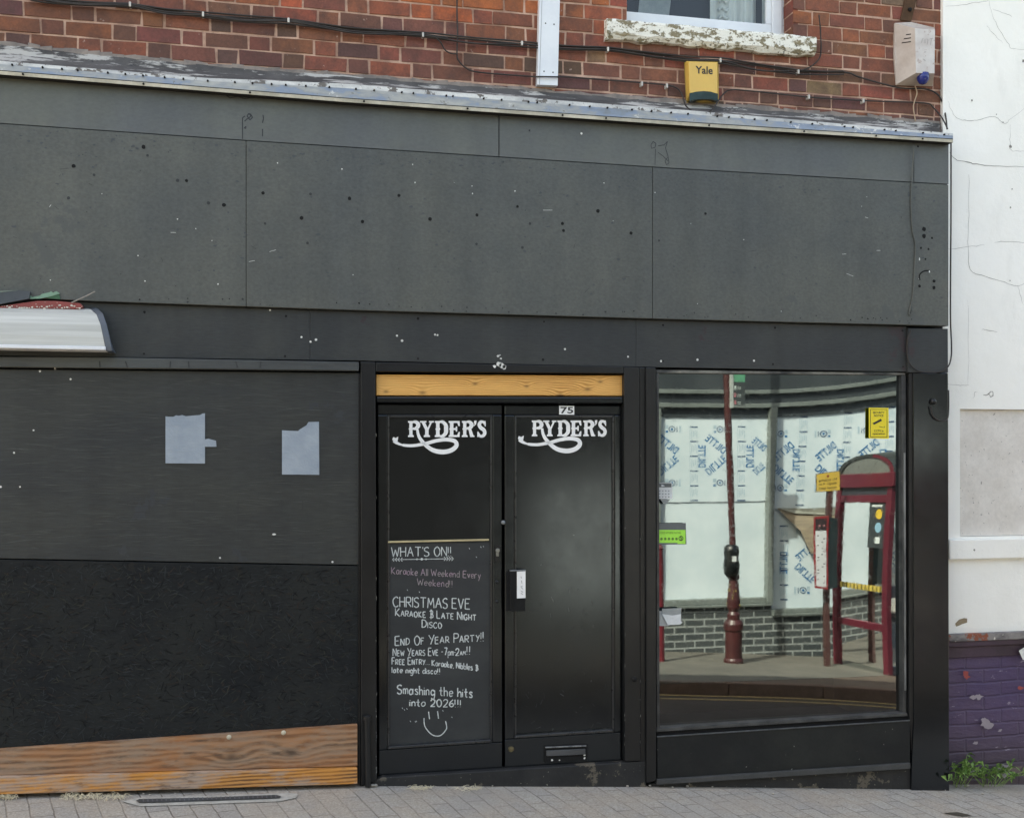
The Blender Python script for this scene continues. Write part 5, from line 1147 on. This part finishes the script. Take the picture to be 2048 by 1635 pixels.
def rect(x0, y0, x1, y1, mi, yb=YBd+.0135): f.face(RQ(((x0, y0), (x0, y1), (x1, y1), (x1, y0)), yb), mi)
def column(x, ya, yb_, lean=0, yb=YBd+.0135):
    n = int((yb_-ya)/29.4)
    for i in range(n+1):
        y = ya+i*29.4; xx = x+lean*i
        rect(xx-8, y, xx+8, y+2.6, 2, yb)
        if i < n:
            rect(xx-8.5, y+4, xx-7.5, y+27, 1, yb)
            for k in range(4): rect(xx-5+k*3.4, y+7+(k % 2)*2, xx-3.6+k*3.4, y+24-(k % 3)*3, 1, yb)
def logo(cx, cy, fl=1, yb=YBd+.0137):
    for k in range(12):
        a0, a1 = k*math.pi/6, (k+1)*math.pi/6
        for r0, r1, mi in ((5.2, 7., 2), (0.2, 2.6, 0)): f.face([R(cx+fl*4+r*math.cos(a), cy-r*.95*math.sin(a), yb) for r, a in ((r0, a0), (r1, a0), (r1, a1), (r0, a1))], mi)
    rect(cx-fl*10, cy-8, cx-fl*3.5, cy-1, 1, yb); rect(cx-fl*9, cy+3, cx-fl*4, cy+7, 0, yb); rect(cx+fl*13, cy-5, cx+fl*14.5, cy+6, 2, yb); rect(cx+fl*18, cy-7, cx+fl*22, cy+7, 1, yb)
for x in (1336, 1432, 1526):
    if x < 1520: word(x, 888, 142); word(x, 930, 40)
    logo(x+4 if x < 1520 else 1527, 858) if x < 1520 else None
    if x < 1520: logo(x+4, 965)
for x in (1404, 1500): word(x, 912, 90, 44)
word(1519, 888, 142, 30, 14); word(1518, 937, 42, 24, 14)
for x in (1388, 1483): column(x, 852, 1002)
for cx in (1567, 1652, 1738): word(cx, 902 if cx < 1700 else 896, 220, 46); word(cx-1, 948, -40, 46); logo(cx-1, 867 if cx < 1700 else 860, -1); logo(cx-2, 975, -1)
for x in (1592, 1681, 1766): word(x, 920, -90, 44)
for x, t in ((1608, 832), (1697, 824), (1782, 812)): column(x, t, 1010, -1.5)
YB3 = YBd+.0015
for cx in (1612, 1702, 1800): word(cx, 1102, 220, 46, 15, YB3); word(cx-2, 1145, -42, 46, 15, YB3); logo(cx+2, 1060, -1, YB3); logo(cx-2, 1180, -1, YB3)
for x in (1567, 1720): word(x, 1125, -90, 44, 15, YB3)
for x in (1568, 1742): column(x, 1050, 1205, 0, YB3)
f.build('printed_lettering', [m_blue, m_pblue, m_navy], os_)
# torn sheet folded down
f = MB(); a = [R(1554, 1016, YO+.0), R(1700, 1030, YO+.0), R(1690, 1098, YO+.05), R(1622, 1106, YO+.07), R(1600, 1060, YO+.05)]; f.face(a); f.face([R(1554, 1016, YO+.01), R(1700, 1014, YO+.01), R(1700, 1030, YO+.005), R(1590, 1026, YO+.03)], 1)
f.build('torn_flap', [M('brown board back', rgb('#9a8b78'), rgb('#7f7466'), ns=6, st=(.3, 1, 3)), M('grey torn paper', rgb('#8f8f86'))], os_)

# lamp post with bus stop flag
m_mar = M('maroon cast iron paint', rgb('#3c1c1e'), rgb('#462222'), ns=6, rough=.4, bump=.1, fine=.15); m_gold = M('gold ornament paint', rgb('#8a7a48'), rough=.5)
YL = -5.35
pb = R(1467, 1342, YL); gz_ = G(pb[0], YL); pb = (pb[0], YL, gz_); scl = F/(2*YP-YL+D)*1.02
def zpx(y): return R(1465, y, YL)[2]
lp = thing('lamp_post', 'maroon lamp post with ornate base and black box, mirrored in the shop window', 'lamp post', pb)
lean = (R(1453, 760, YL)[0]-R(1467, 1240, YL)[0])/(zpx(760)-zpx(1240))
f = MB(); Hh = lambda y: zpx(y)-pb[2]
f.lathe(pb, [(.10, -.05), (.10, .03), (.086, .05), (.086, Hh(1262)), (.098, Hh(1258)), (.10, Hh(1246)), (.075, Hh(1238))], 24)
f.lathe(pb, [(.062, Hh(1238)), (.066, Hh(1228)), (.05, Hh(1222)), (.068, Hh(1214)), (.07, Hh(1200)), (.05, Hh(1165)), (.046, Hh(1158)), (.058, Hh(1156)), (.058, Hh(1150)), (.045, Hh(1146))], 24)
for k in range(26):
    a = rnd.uniform(0, 6.28); z_ = rnd.uniform(Hh(1215), Hh(1165)); r_ = .068-(z_-Hh(1215))/(Hh(1165)-Hh(1215))*.018+.004; f.lathe((pb[0]+r_*math.cos(a), pb[1]+r_*math.sin(a), pb[2]+z_), [(.003, -.012), (.007, 0), (.003, .014)], 6, 1)
z0 = Hh(1150); top = [pb[0]+lean*(5.2), pb[1], pb[2]+5.2]
f.tube([(pb[0], pb[1], pb[2]+z0), top], .034, 14, 1); f.build('pole', [m_mar, m_gold], lp)
xb_ = pb[0]+lean*(Hh(1120)); f = MB(); f.lathe((xb_, pb[1]+.02, pb[2]), [(.045, Hh(1153)), (.075, Hh(1146)), (.085, Hh(1128)), (.072, Hh(1116)), (.078, Hh(1102)), (.07, Hh(1092)), (.04, Hh(1088))], 20); f.build('black_box', M('black plastic box', rgb('#15191a'), rough=.3, bump=.05), lp, smooth=True)
f = MB(); f.box((xb_-.028, pb[1]+.098, pb[2]+Hh(1121)), (xb_+.02, pb[1]+.104, pb[2]+Hh(1110))); f.build('label', m_sw, lp)
fl = thing('bus_stop_flag', 'green and dark bus stop flag fixed to the maroon lamp post', 'sign', R(1458, 815, YL))
f = MB(); xA_ = R(1456, 780, YL)[0]; xB_ = R(1486, 780, YL)[0]; zA, zB, zM = zpx(816), zpx(742), zpx(764)
f.box((xA_, YL+.02, zA), (xA_+.03, YL+.06, zB+.1), 3); f.box((xA_+.031, YL+.03, zA+.03), (xB_, YL+.045, zM), 0); f.box((xA_+.031, YL+.029, zM+.001), (xB_, YL+.046, zB+.1), 1)
for i in range(3):
    zc = zM-.06-i*.075; f.box((xA_+.045, YL+.0455, zc-.02), (xA_+.065, YL+.047, zc+.02), 2 if i else 4); f.box((xA_+.08, YL+.0455, zc), (xA_+.115, YL+.047, zc+.006), 4); f.box((xA_+.08, YL+.0455, zc-.016), (xA_+.115, YL+.047, zc-.011), 4)
f.build('flag_plate', [plain('dark flag', rgb('#3a4042')), plain('green flag header', rgb('#4f9073')), plain('pink flag patch', rgb('#b9707a')), plain('grey flag bracket', rgb('#9da3a2')), plain('pale flag print', rgb('#b8c4c2'))], fl)

# yellow sign and timetable case on one post
YS2 = -5.35; pp_ = R(1655, 1362, YS2); pz = G(pp_[0], YS2)
tp = thing('sign_post', 'post with yellow parking notice, mirrored left of the red kiosk', 'sign post', (pp_[0], YS2, pz))
f = MB(); f.box((pp_[0]-.028, YS2-.028, pz-.05), (pp_[0]+.028, YS2+.028, R(1655, 960, YS2)[2])); f.build('post', M('brown post paint', rgb('#4d3230'), rough=.5), tp, bevel=.004)
q = RQ(((1631, 947), (1632, 984), (1681, 980), (1680, 941)), YS2+.034)
def slab(mb, q, th, mi=0): mb.mesh(q+[(p[0], p[1]-th, p[2]) for p in q], [(0, 1, 2, 3)[::-1], (4, 5, 6, 7), (0, 1, 5, 4), (1, 2, 6, 5), (2, 3, 7, 6), (3, 0, 4, 7)], mi)
f = MB(); slab(f, q, .006, 1); q2 = [tuple(Vector(p).lerp(Vector(q[0]).lerp(Vector(q[2]), .5), .05)+Vector((0, .002, 0))) for p in q]; f.face(q2[::-1], 0)
def wtext(mb, txt, q, u0, u1, v0, v1, mi, dy=.003, bold=.015):
    """lettering on a quad facing the shop: q = px corners (left top, left bottom, right bottom, right top) as mirrored, so words run right to left there"""
    vv, ff, _ = font_mesh(txt, bold); A, B, C, Dd = (Vector(p) for p in q)
    v = []
    for (u, w_) in vv:
        uu = 1-(u0+(u1-u0)*u); ww = v0+(v1-v0)*w_; v.append(tuple(B.lerp(C, uu).lerp(A.lerp(Dd, uu), ww)+Vector((0, dy, 0))))
    mb.mesh(v, ff, mi)
for t_, v in (('No stopping', .52), ('Midnight - 4 am', .32), ('except taxis', .10)): wtext(f, t_, q, .14, .88, v, v+.15, 2)
c = Vector(q[0]).lerp(Vector(q[3]), .5).lerp(Vector(q[1]).lerp(Vector(q[2]), .5), .2); f.disc((c.x, c.y+.004, c.z), .014, 3, 12)
f.build('notice_plate', [M('yellow notice', rgb('#c9a94f'), rgb('#bf9f48'), rough=.5), plain('dark notice border', rgb('#2f2a20')), plain('notice ink', rgb('#3a3320')), plain('red roundel', rgb('#8a3a2c'))], tp)
cs = thing('timetable_case', 'red framed timetable case with white sheet, mirrored beside the kiosk', 'notice case', R(1648, 1178, -5.3))
qa = RQ(((1628, 1033), (1630, 1175), (1656, 1178), (1658, 1031)), -5.22)
f = MB(); slab(f, qa, .012, 0); f.build('case_frame', M('red case paint', rgb('#8f2f33'), rough=.4), cs)
f = MB(); i_ = lambda u, v: tuple(Vector(qa[1]).lerp(Vector(qa[2]), u).lerp(Vector(qa[0]).lerp(Vector(qa[3]), u), v)+Vector((0, .002, 0)))
f.face([i_(.1, .03), i_(.1, .8), i_(.85, .8), i_(.85, .03)][::1], 0); f.face([i_(.1, .8), i_(.1, .97), i_(.85, .97), i_(.85, .8)], 1)
for u in (.35, .68): 
    cc = Vector(i_(u, .87)); f.disc((cc.x, cc.y+.0015, cc.z), .011, 2, 10)
for k in range(16):
    u = rnd.choice((.2, .5, .62)); v = .08+k*.043; f.face([tuple(Vector(i_(a, b))+Vector((0, .0012, 0))) for a, b in ((u, v), (u, v+.014), (u+rnd.uniform(.1, .2), v+.014), (u+.12, v))], 3)
f.build('timetable', [plain('white timetable', rgb('#cfd0d4')), plain('dark timetable header', rgb('#33282b')), plain('pink roundel', rgb('#c98a8f')), plain('timetable print', rgb('#5c5a60'))], cs)
f = MB(); qb = RQ(((1656.5, 1034), (1656.5, 1178), (1675, 1174), (1675, 1036)), -5.24); slab(f, qb, .06, 0); f.build('case_side', M('dark green case side', rgb('#243033'), rough=.4), cs)

# telephone kiosk
ka = R(1677, 1360, -5.6); kb_ = R(1780, 1393, -4.9)
A0 = Vector((ka[0], -5.6, G(ka[0], -5.6))); B0 = Vector((kb_[0], -4.9, A0.z)); U_ = (B0-A0); wk = U_.length; U_.normalize(); V_ = Vector((-U_.y, U_.x, 0))
if V_.x < 0: V_ = -V_
kz = lambda y: R(1725, y, -5.25)[2]-A0.z
kk = thing('telephone_kiosk', 'dark red telephone kiosk with arched roof, mirrored at the right of the shop window', 'kiosk', A0)
def K(u, v, z): return tuple(A0+U_*u+V_*v+Vector((0, 0, z)))
def kbox(mb, u0, u1, v0, v1, z0, z1, mi=0):
    mb.mesh([K(u0, v0, z0), K(u1, v0, z0), K(u1, v1, z0), K(u0, v1, z0), K(u0, v0, z1), K(u1, v0, z1), K(u1, v1, z1), K(u0, v1, z1)], [(0, 3, 2, 1), (4, 5, 6, 7), (0, 1, 5, 4), (1, 2, 6, 5), (2, 3, 7, 6), (3, 0, 4, 7)], mi)
m_kred = M('dark red kiosk paint', rgb('#5d1f2c'), rgb('#551b28'), ns=4, rough=.4, bump=.08); dk = .9
zh, zb_, zr, zg_ = kz(947), kz(974), kz(990), kz(1001)
f = MB()
for (u, v) in ((0, 0), (wk, 0), (0, dk), (wk, dk)): kbox(f, u-.035, u+.035, v-.035, v+.035, -.1, zb_-.001)
kbox(f, .036, wk-.036, -.03, .03, zg_-.02, zr); kbox(f, -.06, wk+.06, -.06, dk+.06, zb_, zh); kbox(f, .036, wk-.036, dk-.03, dk+.03, zg_, zr)
kbox(f, .036, wk-.036, -.025, .025, kz(1254), kz(1240)); 
for v in (0,): kbox(f, -.02, .02, .036, dk-.036, zg_, zr); kbox(f, wk-.02, wk+.02, .036, dk-.036, zg_, zr)
f.build('frame', m_kred, kk, bevel=.006)
m_kdp = M('dark grey kiosk panel', rgb('#3a3b42'), rough=.4)
for a_ in ((.036, wk-.036, -.02, .02, zr+.001, zb_-.002), (wk-.02, wk+.02, .036, dk-.036, zr+.001, zb_-.002), (wk-.02, wk+.02, .036, dk-.036, kz(1188), kz(1165)), (wk-.02, wk+.02, .036, dk-.036, .0, .1)):
    f = MB(); kbox(f, *a_); f.build('dark_panel', m_kdp, kk)
f = MB(); rise = kz(909)-zh; n = 14; arc = [(wk/2-(wk/2+.03)*math.cos(math.pi*i/n), zh+rise*math.sin(math.pi*i/n)) for i in range(n+1)]
for i in range(n): f.face([K(arc[i][0], -.03, arc[i][1]), K(arc[i+1][0], -.03, arc[i+1][1]), K(arc[i+1][0], dk+.03, arc[i+1][1]), K(arc[i][0], dk+.03, arc[i][1])], 0)
f.build('roof', M('dark grey vault', rgb('#3a3f3e'), rough=.4), kk, smooth=True)
m_gab = M('grey gable glass', rgb('#6e716e'), rough=.3)
for v_ in (-.02, dk+.02): f = MB(); f.face([K(a, v_, b) for a, b in arc]); f.build('gable', m_gab, kk)
f = MB()
for v in (-.03,):
    for i in range(n):
        a, b = arc[i], arc[i+1]; ia = (wk/2+(a[0]-wk/2)*.86, zh+(a[1]-zh)*.84); ib = (wk/2+(b[0]-wk/2)*.86, zh+(b[1]-zh)*.84)
        f.face([K(a[0], v-.004, a[1]), K(b[0], v-.004, b[1]), K(ib[0], v-.004, ib[1]), K(ia[0], v-.004, ia[1])], 0 if i > n/2 else 1)
f.build('roof_rim', [m_kred, M('dark rim', rgb('#2e3232'))], kk)
f = MB(); f.face([K(.036, 0, .06), K(wk-.036, 0, .06), K(wk-.036, 0, zg_-.021), K(.036, 0, zg_-.021)]); f.face([K(wk, .036, .06), K(wk, dk-.036, .06), K(wk, dk-.036, zg_), K(wk, .036, zg_)]); f.build('glazing', glassmat('kiosk glass', (.82, .88, .86), 1.4), kk)
f = MB(); u1 = wk-.04; kbox(f, u1-.24, u1, -.012, -.006, kz(1093), kz(1003)); 
def kd(u, z, r, mi, sx=1.): f.face([K(u+r*sx*math.cos(2*math.pi*i/14), -.0145, z+r*math.sin(2*math.pi*i/14)) for i in range(14)], mi)
kd(u1-.1, kz(1027), .05, 1, .9); kd(u1-.1, kz(1053), .05, 2, .9); f.face([K(u1-.13, -.0145, kz(1084)), K(u1-.07, -.0145, kz(1084)), K(u1-.07, -.0145, kz(1072)), K(u1-.13, -.0145, kz(1072))], 3); f.face([K(u1-.2, -.0145, kz(1013)), K(u1-.06, -.0145, kz(1013)), K(u1-.06, -.0145, kz(1009)), K(u1-.2, -.0145, kz(1009))], 3)
f.build('advert_panel', [plain('dark advert panel', rgb('#33393c')), plain('yellow disc', rgb('#c9a83f')), plain('blue disc', rgb('#7fa9bf')), plain('white print', rgb('#c9cfd0'))], kk)
f = MB()
for i in range(11): kbox(f, .06+i*(wk-.12)/11, .06+i*(wk-.12)/11+.03, -.014, -.009, kz(1178), kz(1167), 0)
f.build('safety_marking', plain('yellow safety tabs', rgb('#b9a24f')), kk)
# red post at the left edge of the mirror image
q0 = R(1322, 1352, -5.3); gz0 = G(q0[0], -5.3); f = MB(); f.tube([(q0[0], -5.3, gz0-.05), (R(1318, 1095, -5.3)[0], -5.3, R(1318, 1095, -5.3)[2])], .04, 12, 1)
f.lathe((R(1318, 1095, -5.3)[0], -5.3, R(1318, 1095, -5.3)[2]), [(.04, -.02), (.046, 0), (.03, .03), (.005, .045)], 12)
tag(f.build('street_post', M('dark red post paint', rgb('#66202a'), rough=.4)), 'dark red street post mirrored at the left edge of the shop window', 'post')
